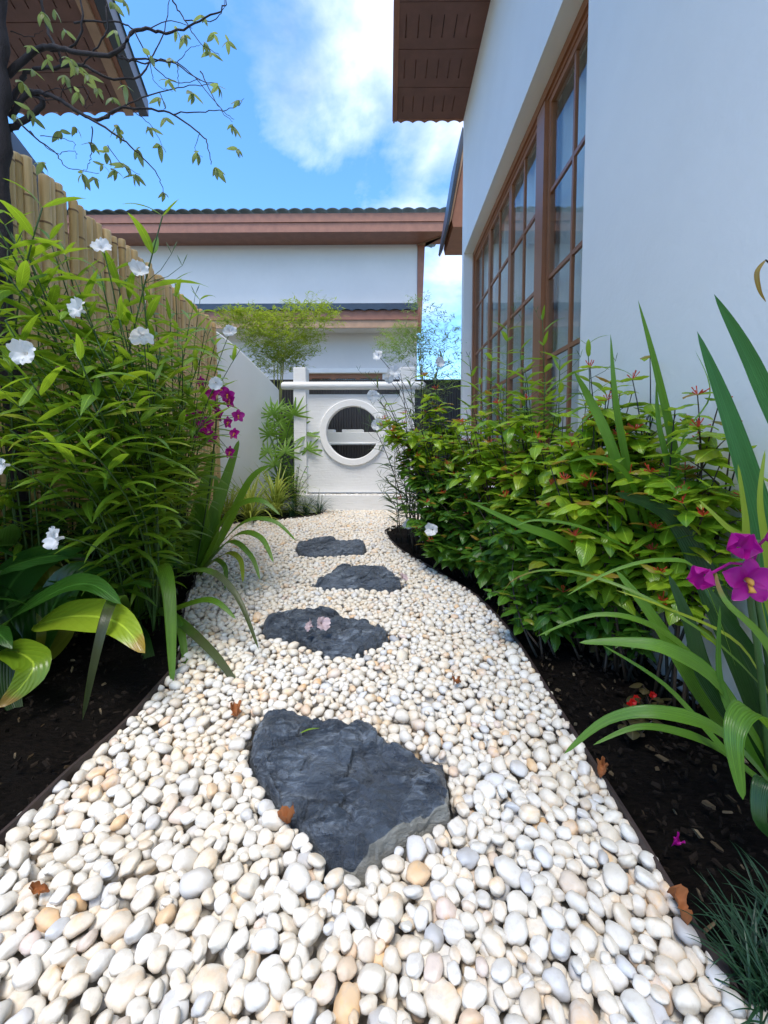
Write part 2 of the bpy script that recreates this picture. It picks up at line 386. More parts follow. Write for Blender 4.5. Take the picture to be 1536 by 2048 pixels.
def petal_mat(name, c, trans, rough=0.5, tf=0.4):
    m = Mat(name); v = m.coord(); a = m.noise(v, 30, 4)
    cc = m.mix(m.ramp(a, [(0.3, 0.0), (0.7, 0.5)]), c, tuple(x*0.7 for x in c)); m.set(Base_Color=cc, Roughness=rough)
    tr = m.node('ShaderNodeBsdfTranslucent'); tr.inputs['Color'].default_value = (*trans, 1)
    mx = m.node('ShaderNodeMixShader'); mx.inputs[0].default_value = tf
    m.l.new(m.b.outputs[0], mx.inputs[1]); m.l.new(tr.outputs[0], mx.inputs[2]); m.l.new(mx.outputs[0], m.o.inputs[0]); return m.m
M['white_petal'] = petal_mat('white_petal', (0.82, 0.82, 0.84), (0.85, 0.85, 0.88))
M['pink_petal'] = petal_mat('faded_pink_petal', (0.66, 0.50, 0.52), (0.75, 0.6, 0.6))
M['purple_petal'] = petal_mat('purple_orchid_petal', (0.42, 0.005, 0.24), (0.72, 0.02, 0.48), 0.4)
M['yellow_lip'] = petal_mat('yellow_orchid_lip', (0.80, 0.42, 0.08), (0.8, 0.5, 0.1))
M['red_petal'] = petal_mat('red_petal', (0.62, 0.012, 0.010), (0.85, 0.04, 0.02))
M['fire_petal'] = petal_mat('orange_red_floret', (0.55, 0.065, 0.02), (0.85, 0.12, 0.03))
M['dry_leaf'] = petal_mat('dry_orange_leaf', (0.34, 0.115, 0.035), (0.45, 0.17, 0.04), 0.8, 0.2)
M['stem_green'] = painted('green_stem', (0.045, 0.095, 0.02), 0.5, var=0.3)
M['stem_red'] = painted('reddish_twig', (0.040, 0.024, 0.014), 0.6, var=0.3)
M['stem_dark'] = painted('dark_twig', (0.012, 0.011, 0.008), 0.7, var=0.4)
M['cane'] = painted('yellow_bamboo_cane', (0.34, 0.32, 0.07), 0.45, var=0.25)
def bark_mat():
    m = Mat('grey_brown_bark'); v = m.coord(scale=(1, 1, 0.3)); a = m.noise(v, 34, 8, 0.72, 1.2)
    m.set(Base_Color=m.mix(a, (0.008, 0.007, 0.010), (0.045, 0.034, 0.036)), Roughness=0.85); m.bump(a, 0.8, 0.01); return m.m
M['bark'] = bark_mat()

# ================================================================ THE SETTING
def struct(o): o['kind'] = 'structure'; return o
struct(MB().box(-400, 400, -400, 400, -0.30, -0.12).build('ground', M['soil']))

R_EDGE = [(-2.0, 0.44), (0.3, 0.43), (0.49, 0.41), (0.84, 0.415), (1.35, 0.42), (1.6, 0.405), (1.9, 0.34), (2.2, 0.22), (2.6, 0.07), (2.9, 0.0), (3.12, -0.03),
          (3.27, 0.0), (3.37, 0.08), (3.42, 0.18), (3.46, 0.35), (3.52, 0.805)]
L_EDGE = [(-2.0, -0.66), (0.3, -0.66), (0.69, -0.635), (0.877, -0.617), (1.05, -0.61), (1.256, -0.64), (1.5, -0.75), (1.75, -0.85), (1.97, -0.92), (2.5, -1.13),
          (3.0, -1.30), (3.3, -1.33), (3.47, -1.25), (3.58, -1.08), (3.7, -0.85), (3.88, -0.66), (4.16, -0.62)]
def smoothline(pts, n=6):
    out = []
    for i in range(len(pts)-1):
        p0 = pts[max(i-1, 0)]; p1 = pts[i]; p2 = pts[i+1]; p3 = pts[min(i+2, len(pts)-1)]
        for k in range(n):
            t = k/n
            out.append(tuple(0.5*((2*p1[j]) + (-p0[j]+p2[j])*t + (2*p0[j]-5*p1[j]+4*p2[j]-p3[j])*t*t + (-p0[j]+3*p1[j]-3*p2[j]+p3[j])*t**3) for j in range(2)))
    out.append(pts[-1]); return out
RS = smoothline(R_EDGE); LS = smoothline(L_EDGE)
def rx(y): return float(np.interp(y, [p[0] for p in RS], [p[1] for p in RS]))
def lx(y): return float(np.interp(y, [p[0] for p in LS], [p[1] for p in LS]))
def fence_x(y): return -1.22 - 0.076*y

def sheet(name, x0, x1, y0, y1, z, mat, amp=0.01, step=0.03, keep=None, parent=None):
    xs = np.arange(x0, x1+1e-6, step); ys = np.arange(y0, y1+1e-6, step)
    vs = []; nx = len(xs)
    for y in ys:
        for x in xs:
            q = Vector((x*5, y*5, 3.3)); vs.append((x, y, z + amp*noise.fractal(q, 1.0, 2.0, 4)))
    fs = []
    for j in range(len(ys)-1):
        for i in range(nx-1):
            if keep and not keep((xs[i]+xs[i+1])/2, (ys[j]+ys[j+1])/2): continue
            fs.append((j*nx+i, j*nx+i+1, (j+1)*nx+i+1, (j+1)*nx+i))
    b = MB(); b.add(vs, fs); return b.build(name, mat, parent, smooth=True)
path = struct(sheet('pebble_path', -1.5, 0.9, -1.2, 4.3, -0.050, M['gravel_base'], 0.004, 0.06))
struct(sheet('left_planting_bed', -1.62, -0.58, -0.6, 4.4, -0.014, M['mulch'], 0.016, 0.03, keep=lambda x, y: x < lx(y)-0.004))
struct(sheet('right_planting_bed', -0.06, 0.81, -0.6, 3.54, -0.012, M['mulch'], 0.016, 0.02, keep=lambda x, y: x > rx(y)+0.004))

def edging(name, pts, z0, z1, th, label):
    v = []; f = []
    n = len(pts)
    for i, (y, x) in enumerate(pts):
        a = pts[max(i-1, 0)]; c = pts[min(i+1, n-1)]
        t = Vector((c[1]-a[1], c[0]-a[0])).normalized(); nn = Vector((-t.y, t.x))*th/2
        wob = 0.003*math.sin(i*0.7)
        v += [(x+nn.x, y+nn.y, z0), (x-nn.x, y-nn.y, z0), (x-nn.x, y-nn.y, z1+wob), (x+nn.x, y+nn.y, z1+wob)]
    for i in range(n-1):
        for k in range(4):
            f.append((i*4+k, i*4+(k+1) % 4, (i+1)*4+(k+1) % 4, (i+1)*4+k))
    b = MB(); b.add(v, f); o = b.build(name, M['edging']); tag(o, label, 'garden edging'); return o
edging('garden_edging', [p for p in RS if p[0] > -0.6], -0.06, 0.012, 0.006, 'thin dark edging strip curving along the right planting bed')
edging('garden_edging', [p for p in LS if p[0] > -0.6], -0.06, 0.016, 0.006, 'thin dark edging strip along the left planting bed')

# bark chips scattered in the beds
def chips():
    vs = []; fs = []; tint = []
    for i in range(2600):
        if random.random() < 0.62:
            y = random.uniform(0.3, 3.4) if random.random() < .4 else random.uniform(0.35, 1.8); x = random.uniform(rx(y)+0.012, 0.80)
        else:
            y = random.uniform(0.5, 3.4) if random.random() < .5 else random.uniform(0.5, 1.7); x = random.uniform(fence_x(y)+0.05, lx(y)-0.012)
        L = random.uniform(0.003, 0.010) * (1.6 if random.random() < .06 else 1); W = L*random.uniform(0.15, 0.55); T = random.uniform(0.001, 0.0035)
        m = Matrix.Translation((x, y, 0.004+random.uniform(-0.006, 0.008))) @ Euler((random.gauss(0, .3), random.gauss(0, .35), random.uniform(0, 6.3))).to_matrix().to_4x4()
        k = len(vs)
        for (a, b_, c) in ((-1, -.2, -1), (.6, -1, -1), (1.1, .3, -1), (-.3, .8, -1), (-.9, -.3, 1), (.5, -.9, 1.5), (1, .2, .6), (-.4, .6, 1)):
            vs.append(tuple(m @ Vector((a*L, b_*W, c*T))))
        fs += [(k, k+3, k+2, k+1), (k+4, k+5, k+6, k+7), (k, k+1, k+5, k+4), (k+1, k+2, k+6, k+5), (k+2, k+3, k+7, k+6), (k+3, k, k+4, k+7)]
        t = random.random(); t = t*0.7 if t < .9 else t
        tint += [t]*8
    b = MB(); b.add(vs, fs); me = b.mesh('bark_chips', M['chip'])
    a = me.attributes.new('tint', 'FLOAT', 'POINT'); a.data.foreach_set('value', tint)
    o = link('bark_chips', me); tag(o, 'dark bark mulch chips scattered over the planting beds', 'mulch', kind='stuff')
chips()

# ---------------------------------------------------------------- stepping stones
def poly_r(poly, c, th):
    """distance from centre c to polygon outline in direction th"""
    d = Vector((math.cos(th), math.sin(th))); best = 0.05
    n = len(poly)
    for i in range(n):
        a = Vector(poly[i][:2]) - c; b = Vector(poly[(i+1) % n][:2]) - c; e = b-a
        den = d.x*e.y - d.y*e.x
        if abs(den) < 1e-9: continue
        t = (a.x*e.y - a.y*e.x)/den; s = (a.x*d.y - a.y*d.x)/den
        if t > 0 and -1e-6 <= s <= 1+1e-6: best = max(best, t)
    return best
STONES = []
def stone(outline, top, label, seed, ledge=None, tilt=0.0):
    poly = [G(x, y, top) for x, y in outline]
    c = Vector((sum(p.x for p in poly)/len(poly), sum(p.y for p in poly)/len(poly)))
    STONES.append(([(p.x, p.y) for p in poly], c, top))
    t = thing('stepping_stone', (c.x, c.y, -0.04), label, 'stepping stone', 'dark slate stepping stones set in the pebble path')
    NA = 300; NR = 80; vs = []; fs = []
    radii = [poly_r(poly, c, 2*PI*k/NA) for k in range(NA)]
    radii = [(radii[k-1]+2*radii[k]+radii[(k+1) % NA])/4 for k in range(NA)]
    S = Vector((seed*3.1, seed*1.7, seed))
    def hgt(x, y, e):
        q = Vector((x, y, 0))
        h = 0.020*noise.fractal(q*3.6 + S, 0.9, 2.1, 7) - 0.007*max(0, 1-abs(noise.noise(q*6.5+S))*11) - 0.004*max(0, 1-abs(noise.noise(q*15+S))*6)
        # cleft facets: stretched, bent cells, each with its own height and tilt
        w = noise.noise(q*5+S)*0.03
        for sc_, am in ((9.0, 0.017), (21.0, 0.006)):
            u = Vector(((x*0.8+y*0.6+w)*sc_, (-x*0.6+y*0.8+w)*sc_*1.9, seed))
            dd, pp = noise.voronoi(u); c0 = pp[0]
            hv = noise.cell(Vector((c0.x*7.1+31, c0.y*5.3+17, seed*1.0))); tv = noise.cell(Vector((c0.x*3.7+5, c0.y*9.1+3, seed+2.0)))
            h += am*(hv*0.55 + (u.x-c0.x)*tv*0.45)
        l = noise.noise(Vector((x*3.2 + y*1.5, y*4.6 - x*2, seed)))*2.6 + noise.noise(q*13+S)*0.55
        h += 0.0095*(math.floor(l) + min(1, (l-math.floor(l))*9))*1.0
        h += 0.0045*noise.fractal(Vector((x*16, y*42, seed)), 1.0, 2.0, 4)
        return h
    for j in range(NR+1):
        f = j/NR
        for k in range(NA):
            th = 2*PI*k/NA; rr = radii[k]
            if f < 0.80:
                s = f/0.80; r = rr*s*0.985; x = c.x+math.cos(th)*r; y = c.y+math.sin(th)*r
                z = top + hgt(x, y, s) - 0.010*max(0, (s-0.86)/0.14)**2
            else:
                s = (f-0.80)/0.20; 
                step = math.floor(s*4 + 0.8*noise.noise(Vector((math.cos(th)*4, math.sin(th)*4, seed))))/4
                r = rr*(0.985 + 0.055*s + 0.03*step + 0.022*noise.noise(Vector((math.cos(th)*9, math.sin(th)*9, s*5+seed))))
                x = c.x+math.cos(th)*r; y = c.y+math.sin(th)*r
                zt = top + hgt(c.x+math.cos(th)*rr*.985, c.y+math.sin(th)*rr*.985, 1) - 0.010
                z = zt + (-0.06-zt)*s
            vs.append((x, y, z))
    for j in range(NR):
        for k in range(NA):
            a = j*NA+k; b = j*NA+(k+1) % NA; fs.append((a, b, b+NA, a+NA))
    b = MB(); b.add(vs, fs); o = b.build('slab', M['slate'], t)
    o.data.polygons.foreach_set('use_smooth', [False]*len(o.data.polygons))
    if ledge:
        e = o.data.attributes.new('chipped', 'FLOAT', 'POINT'); ev = []
        for i_ in range(len(o.data.vertices)):
            j = i_//NA; th = 360*(i_ % NA)/NA
            w = max(0, min(1, (th-ledge[0])/10, (ledge[1]-th)/10)); ev.append(w*max(0, min(1, (j-NR*0.76)/4)))
        e.data.foreach_set('value', ev)
    return t
stone([(500, 1500), (512, 1440), (530, 1420), (560, 1412), (600, 1420), (640, 1440), (700, 1447), (748, 1452), (760, 1470), (830, 1490), (888, 1515), (892, 1560), (900, 1622),
       (864, 1632), (800, 1668), (705, 1722), (668, 1708), (615, 1650), (575, 1610), (545, 1570), (512, 1535)], 0.016,
      'large dark slate stepping stone nearest the camera with a pale chipped lower edge', 3, ledge=(268, 345))
stone([(527, 1248), (545, 1228), (590, 1222), (650, 1216), (680, 1222), (690, 1232), (740, 1240), (776, 1257), (770, 1272), (742, 1285), (705, 1300), (655, 1300), (610, 1275), (570, 1268), (535, 1262)], 0.020,
      'dark slate stepping stone with a fallen pale blossom on top', 8)
stone([(625, 1165), (650, 1148), (690, 1134), (730, 1131), (770, 1134), (798, 1150), (803, 1166), (780, 1173), (720, 1169), (660, 1169)], 0.022,
      'dark pointed slate stepping stone third along the path', 14)
stone([(593, 1090), (598, 1082), (640, 1079), (690, 1080), (725, 1083), (732, 1093), (725, 1102), (680, 1104), (620, 1107), (600, 1104)], 0.024,
      'small flat slate stepping stone farthest along the path', 21)
def inside(poly, x, y):
    c = False; n = len(poly); j = n-1
    for i in range(n):
        if (poly[i][1] > y) != (poly[j][1] > y) and x < (poly[j][0]-poly[i][0])*(y-poly[i][1])/(poly[j][1]-poly[i][1])+poly[i][0]: c = not c
        j = i
    return c

# ---------------------------------------------------------------- pebbles, dropped one by one into a height map
def pebbles():
    X0, X1, Y0, Y1, res = -1.45, 0.86, 0.12, 4.26, 0.004
    nx = int((X1-X0)/res); ny = int((Y1-Y0)/res)
    H = np.full((nx, ny), -0.048)
    ok = np.zeros((nx, ny), dtype=bool)
    ys = Y0 + (np.arange(ny)+0.5)*res; xs = X0 + (np.arange(nx)+0.5)*res
    for j, y in enumerate(ys): ok[:, j] = (xs > lx(y)+0.002) & (xs < rx(y)-0.002)
    for poly, c, top in STONES:
        big = [(c.x+(p[0]-c.x)*1.03, c.y+(p[1]-c.y)*1.03) for p in poly]
        a0 = int((min(p[0] for p in big)-X0)/res); a1 = int((max(p[0] for p in big)-X0)/res)+1
        b0 = int((min(p[1] for p in big)-Y0)/res); b1 = int((max(p[1] for p in big)-Y0)/res)+1
        for i in range(a0, a1):
            for j in range(b0, b1):
                if inside(big, xs[i], ys[j]): ok[i, j] = False; H[i, j] = top-0.004
    cells = np.argwhere(ok)
    area = len(cells)*res*res
    out = []
    n = int(area*10500)
    for it in range(n):
        a = float(np.clip(rng.normal(0.0150, 0.0034), 0.0085, 0.027)); b = a*rng.uniform(0.66, 0.92); c = a*rng.uniform(0.46, 0.72)
        tl = abs(rng.normal(0, 26)); 
        Rm = Matrix.Rotation(rng.uniform(0, 2*PI), 3, 'Z') @ Matrix.Rotation(R(min(tl, 80)), 3, 'X') @ Matrix.Rotation(rng.uniform(0, 2*PI), 3, 'Z')
        Q = np.array(Rm); Mx = Q @ np.diag([1/a**2, 1/b**2, 1/c**2]) @ Q.T
        k = int(a/res)+1
        d = np.arange(-k, k+1)*res; DX, DY = np.meshgrid(d, d, indexing='ij')
        B = Mx[0, 2]*DX + Mx[1, 2]*DY; C = Mx[0, 0]*DX**2 + 2*Mx[0, 1]*DX*DY + Mx[1, 1]*DY**2 - 1
        disc = B*B - Mx[2, 2]*C; m = disc > 0; sq = np.sqrt(np.where(m, disc, 0))
        lo = (-B-sq)/Mx[2, 2]; hi = (-B+sq)/Mx[2, 2]
        best = None
        for q in range(10):
            ci, cj = cells[rng.integers(len(cells))]
            if ci-k < 0 or cj-k < 0 or ci+k >= nx or cj+k >= ny: continue
            sub = H[ci-k:ci+k+1, cj-k:cj+k+1]
            z = np.max(np.where(m, sub-lo, -9))
            if best is None or z < best[0]: best = (z, ci, cj)
        if best is None: continue
        z, ci, cj = best
        z -= 0.0036
        if z > 0.004: continue
        sub = H[ci-k:ci+k+1, cj-k:cj+k+1]; sub[m] = np.maximum(sub[m], (z+hi)[m])
        out.append((xs[ci], ys[cj], z, a, b, c, Rm, m, hi, ci, cj, k))
    # drop the buried ones
    vis = []
    for p in out:
        ci, cj, k = p[9:12]; sub = H[ci-k:ci+k+1, cj-k:cj+k+1]
        share = np.count_nonzero((p[2]+p[8] >= sub-0.0009) & p[7])/max(1, np.count_nonzero(p[7]))
        if share > 0.06: vis.append((p, share))
    # unit shapes
    def unit(sub, seed):
        bm = bmesh.new(); bmesh.ops.create_icosphere(bm, subdivisions=sub, radius=1.0)
        S = Vector((seed*5.3, seed*2.9, seed*1.3)); e = 0.80 + 0.25*((seed*0.37) % 1)
        co = []
        for v in bm.verts:
            n_ = v.co.normalized()
            q = Vector([math.copysign(abs(t)**e, t) for t in n_])
            q = q*(1 + 0.24*noise.noise(n_*1.25+S) + 0.10*noise.noise(n_*2.6+S))
            q.x *= 1 + 0.12*n_.y*math.sin(seed)
            co.append(q)
        f = [[v.index for v in fc.verts] for fc in bm.faces]; bm.free()
        return np.array([tuple(q) for q in co]), np.array(f)
    U2 = [unit(2, i+1) for i in range(10)]; U3 = [unit(3, i+1) for i in range(14)]
    def tint():
        r = random.random()
        if r < 0.54: return random.uniform(0.0, 0.50)
        if r < 0.80: return random.uniform(0.36, 0.58)
        if r < 0.90: return random.uniform(0.58, 0.72)
        if r < 0.93: return random.uniform(0.74, 0.82)
        if r < 0.975: return random.uniform(0.85, 0.90)
        return random.uniform(0.90, 1.0)
    def screen(p):
        v = _rot.transposed() @ (Vector(p[:3]) - Vector((0, 0, EYE)))
        return 768+850*v.x/-v.z, 938-850*v.y/-v.z, -v.z
    singles = []; rest = []
    for p, sh in vis:
        sx, sy, dz = screen(p)
        onscr = -10 < sx < 1546 and 900 < sy < 2058
        singles.append(((p[3]*p[4]*min(1, sh*1.5)/dz**3 if onscr else -1), p))
    singles.sort(key=lambda t: -t[0])
    meshes = []
    for i, (co, f) in enumerate(U3):
        me = bpy.data.meshes.new('pebble'); me.from_pydata(co.tolist(), [], f.tolist()); me.materials.append(M['pebble'])
        me.polygons.foreach_set('use_smooth', [True]*len(me.polygons)); meshes.append(me)
    for s, p in singles[:300]:
        me = meshes[random.randrange(len(meshes))]
        o = bpy.data.objects.new('pebble', me); col.objects.link(o); o.parent = path
        o.matrix_basis = Matrix.Translation(p[:3]) @ p[6].to_4x4() @ Matrix.Diagonal((p[3], p[4], p[5], 1))
        o['tint'] = tint()
    V = []; Fc = []; T = []; k = 0
    for s, p in singles[300:]:
        near = p[1] < 0.85 and s > 0
        co, f = random.choice(U3 if near else U2)
        q = (co*np.array([p[3], p[4], p[5]])) @ np.array(p[6]).T + np.array(p[:3])
        V.append(q); Fc.append(f+k); k += len(q); T.append(np.full(len(q), tint()))
    V = np.concatenate(V); Fc = np.concatenate(Fc); T = np.concatenate(T)
    me = bpy.data.meshes.new('pebbles'); me.vertices.add(len(V)); me.vertices.foreach_set('co', V.astype(np.float32).ravel())
    me.loops.add(len(Fc)*3); me.loops.foreach_set('vertex_index', Fc.astype(np.int32).ravel())
    me.polygons.add(len(Fc)); me.polygons.foreach_set('loop_start', np.arange(0, len(Fc)*3, 3, dtype=np.int32))
    me.polygons.foreach_set('use_smooth', np.ones(len(Fc), dtype=bool)); me.update(calc_edges=True)
    a = me.attributes.new('tint', 'FLOAT', 'POINT'); a.data.foreach_set('value', T.astype(np.float32))
    me.materials.append(M['pebble'])
    o = bpy.data.objects.new('pebbles', me); col.objects.link(o); o.parent = path; o['kind'] = 'stuff'
    print('pebbles', len(out), 'visible', len(vis), 'tris', len(Fc), 'area', area)
    return H, X0, Y0, res
HM = pebbles()
def top_at(x, y):
    H, X0, Y0, res = HM
    i = int((x-X0)/res); j = int((y-Y0)/res)
    if 2 <= i < H.shape[0]-2 and 2 <= j < H.shape[1]-2: return float(H[i-2:i+3, j-2:j+3].max())
    return 0.0

# ---------------------------------------------------------------- bamboo fence
def bamboo_fence():
    y0, y1 = 0.55, 3.72
    t = thing('bamboo_fence', (fence_x(0.6), 0.6, 0), 'tall fence of upright dry bamboo poles along the left side of the path', 'fence')
    protos = []
    for s in range(9):
        b = MB(); h = 1.66; pts = []; rr = []; joints = []
        z = random.uniform(-0.1, 0.06); bend = random.uniform(-0.006, 0.006); base_r = 0.0215*random.uniform(0.9, 1.07)
        while z < h:
            joints.append(z); z += random.uniform(0.19, 0.29)
        zs = sorted(set([0.0, h-0.006, h] + [max(0, j+dz) for j in joints for dz in (-0.010, -0.004, 0.0, 0.004, 0.010) if 0 < j+dz < h-0.02] + [h*k/8 for k in range(1, 8)]))
        for z in zs:
            near = min([abs(z-j) for j in joints] + [1])
            r = base_r*(1 - 0.10*z/h); r *= 1.10 if near < 0.001 else (1.03 if near < 0.006 else (0.965 if near < 0.011 else 1.0))
            if z == h: r *= 0.93
            pts.append((bend*math.sin(z*2.1), bend*math.cos(z*1.7)-bend, z)); rr.append(r)
        b.tube(pts, rr, 12)
        me = b.mesh('bamboo_pole', M['bamboo'], smooth=False)
        me.materials.append(M['bamboo_node'])
        for p in me.polygons:
            p.use_smooth = len(p.vertices) == 4
            if min([abs(p.center.z-j) for j in joints]) < 0.0045: p.material_index = 1
        protos.append(me)
    y = y0; k = 0
    while y < y1:
        o = link('bamboo_pole', protos[k % 9] if random.random() < .5 else random.choice(protos), t)
        o.location = Vector((fence_x(y)+random.uniform(-0.004, 0.004), y, 0.0)) - t.location
        o.rotation_euler = (random.gauss(0, 0.005), random.gauss(0, 0.004), random.uniform(0, 6.28))
        o.scale = (1, 1, 1.02 + random.uniform(-0.007, 0.007)); y += random.uniform(0.0375, 0.043); k += 1
    for z in (0.35, 0.95, 1.45):
        MB().tube([(fence_x(y0)-0.045, y0, z), (fence_x(y1)-0.045, y1, z)], 0.02, 8).build('rail', M['bamboo'], t, smooth=True)
bamboo_fence()

# ---------------------------------------------------------------- curved white garden wall on the left, behind the fence end
def left_wall():
    a = Vector((-1.52, 3.74)); b = Vector((-1.19, 4.62)); n = 14; vs = []; fs = []
    d = (b-a).normalized(); nn = Vector((d.y, -d.x))*0.14
    for i in range(n+1):
        t = i/n; p = a.lerp(b, t); z = 1.66 - 0.40*(t**1.25) 
        for q, zz_ in ((p, -0.1), (p, z-0.02), (p-nn*0.12, z), (p-nn*0.88, z), (p-nn, z-0.02), (p-nn, -0.1)): vs.append((q.x, q.y, zz_))
    for i in range(n):
        for k in range(5): fs.append((i*6+k, i*6+k+1, (i+1)*6+k+1, (i+1)*6+k))
    fs += [tuple(range(5, -1, -1)), tuple(n*6+k for k in range(6))]
    m = MB(); m.add(vs, fs); o = m.build('garden_wall', M['wall']); tag(o, 'white plastered garden wall with a swooping top at the far end of the bamboo fence', 'wall')
left_wall()

# ---------------------------------------------------------------- white gate screen with the round window
def gate():
    Y = 4.25; s = Y/850.0
    def gx(px): return (px-778)*s
    def gz(py): return EYE + (890-py)*s
    t = thing('moon_window_screen', (gx(705), Y, 0), 'white plastered garden screen with a round window and a rounded top rail', 'garden screen')
    MB().box(gx(589), gx(614), Y-0.03, Y+0.15, -0.06, gz(737)).build('post', M['gate_plaster'], t, bev=0.008)
    MB().box(gx(800), gx(829), Y-0.03, Y+0.15, -0.06, gz(737)).build('post', M['gate_plaster'], t, bev=0.008)
    # round rail
    r = 7.8*s; n = 24; x0, x1 = gx(565), gx(850); prof = []
    pts = [(x0, Y+0.03, gz(773)), (x0+0.012, Y+0.03, gz(773)), (x0+0.03, Y+0.03, gz(773)), (x1-0.03, Y+0.03, gz(773)), (x1-0.012, Y+0.03, gz(773)), (x1, Y+0.03, gz(773))]
    b = MB(); b.tube([(p[0], p[1]-0.045, p[2]) for p in pts], [r*0.6, r*0.92, r, r, r*0.92, r*0.6], n); b.build('top_rail', M['gate_plaster'], t, smooth=True)
    # panel with the hole
    cxp, czp = gx(705.5), gz(865.5); ri = 52.7*s; ro = 65.5*s
    X0, X1, Z0, Z1 = gx(614), gx(800), gz(985), gz(789.5)
    N = 96; vs = []; fs = []
    def rect(th):
        dx, dz = math.cos(th), math.sin(th)
        tx = ((X1-cxp)/dx if dx > 0 else (X0-cxp)/dx) if abs(dx) > 1e-9 else 1e9
        tz = ((Z1-czp)/dz if dz > 0 else (Z0-czp)/dz) if abs(dz) > 1e-9 else 1e9
        q = min(tx, tz); return cxp+dx*q, czp+dz*q
    ang = sorted([2*PI*k/N for k in range(N)] + [math.atan2(z-czp, x-cxp) % (2*PI) for x in (X0, X1) for z in (Z0, Z1)])
    N = len(ang); T = 0.09
    for y in (Y, Y+T):
        for th in ang: vs.append((cxp+ri*math.cos(th), y, czp+ri*math.sin(th)))
        for th in ang: x, z = rect(th); vs.append((x, y, z))
    for k in range(N):
        j = (k+1) % N
        fs += [(k, j, N+j, N+k), (2*N+k, 3*N+k, 3*N+j, 2*N+j), (k, 2*N+k, 2*N+j, j), (N+k, N+j, 3*N+j, 3*N+k)]
    b = MB(); b.add(vs, fs); b.build('panel', M['gate_plaster'], t)
    vs = []; fs = []; N = 96
    prof = [(ri-0.002, Y+0.03), (ri-0.002, Y-0.020), (ri+0.003, Y-0.024), (ro-0.004, Y-0.024), (ro, Y-0.020), (ro, Y+0.004)]
    for k in range(N):
        th = 2*PI*k/N
        for rr, y in prof: vs.append((cxp+rr*math.cos(th), y, czp+rr*math.sin(th)))
    m_ = len(prof)
    for k in range(N):
        j = (k+1) % N
        for q in range(m_-1): fs.append((k*m_+q, k*m_+q+1, j*m_+q+1, j*m_+q))
    b = MB(); b.add(vs, fs); b.build('window_ring', M['wall'], t)
    MB().box(gx(600), gx(860), Y-0.075, Y+0.16, -0.06, gz(988.5)).build('plinth', M['gate_plaster'], t, bev=0.006)
    # rough pebbled ledge on the plinth
    b = MB()
    for k in range(170):
        x = random.uniform(gx(603), gx(857)); r_ = random.uniform(0.005, 0.010)
        u = Vector((x, Y-0.07+random.uniform(0, 0.035), gz(988.5)+r_*0.4)); oc = [(1, 0, 0), (-1, 0, 0), (0, 1, 0), (0, -1, 0), (0, 0, 1), (0, 0, -1)]
        b.add([u+Vector(o)*r_ for o in oc], [(0, 2, 4), (2, 1, 4), (1, 3, 4), (3, 0, 4), (2, 0, 5), (1, 2, 5), (3, 1, 5), (0, 3, 5)])
    o = b.build('ledge_grit', M['pebble'], t); o['kind'] = 'stuff'
    # short dark hooks beside the right post
    b = MB(); b.box(gx(833), gx(842), Y+0.02, Y+0.06, 0, gz(769)); b.build('dark_post', M['rib'], t)
gate()

# dark ribbed fence and white bench behind the screen
def yard():
    Y = 5.6; x0, x1 = -1.75, 0.98; top = EYE + 126/850*Y
    t = thing('ribbed_fence', ((x0+x1)/2, Y, 0), 'dark ribbed metal fence behind the white garden screen', 'fence')
    prof = []; x = x0; up = False; k = 0
    pts = []
    while x < x1:
        pts += [(x, 0.0), (x+0.012, 0.0), (x+0.017, 0.012), (x+0.029, 0.012)]; x += 0.034
    poly = [(p[0], Y-p[1]) for p in pts]
    vs = [(a, b, -0.1) for a, b in poly] + [(a, b, top) for a, b in poly] + [(a, b+0.03, top) for a, b in poly]; n = len(poly)
    fs = [(i, i+1, n+i+1, n+i) for i in range(n-1)] + [(n+i, n+i+1, 2*n+i+1, 2*n+i) for i in range(n-1)]
    b = MB(); b.add(vs, fs); b.build('ribbed_sheet', M['rib'], t)
    MB().box(x0, x1, Y-0.03, Y+0.03, top, top+0.02).build('cap', M['rib'], t)
    Yb = 5.05; s = Yb/850
    t = thing('garden_bench', (-0.42, Yb, 0), 'white plastered bench with a stepped back seen through the round window', 'bench')
    def bx(px): return (px-778)*s
    def bz(py): return EYE+(890-py)*s
    MB().box(bx(655), bx(770), Yb, Yb+0.34, bz(888), bz(864.5)).build('bench_back', M['wall'], t, bev=0.006)
    for a, b_ in ((655, 668), (684, 726)):
        MB().box(bx(a), bx(b_), Yb+0.01, Yb+0.2, bz(864.5)+0.001, bz(859)).build('block', M['wall'], t, bev=0.004)
    MB().tube([(bx(655), Yb+0.01, bz(887)), (bx(770), Yb+0.01, bz(887))], 0.018, 12).build('rounded_edge', M['wall'], t, smooth=True)
    MB().box(bx(655), bx(655)+0.08, Yb+0.25, Yb+0.33, -0.1, bz(888)-.001).build('leg', M['rib'], t)
    MB().box(bx(770)-0.08, bx(770), Yb+0.25, Yb+0.33, -0.1, bz(888)-.001).build('leg', M['rib'], t)
yard()

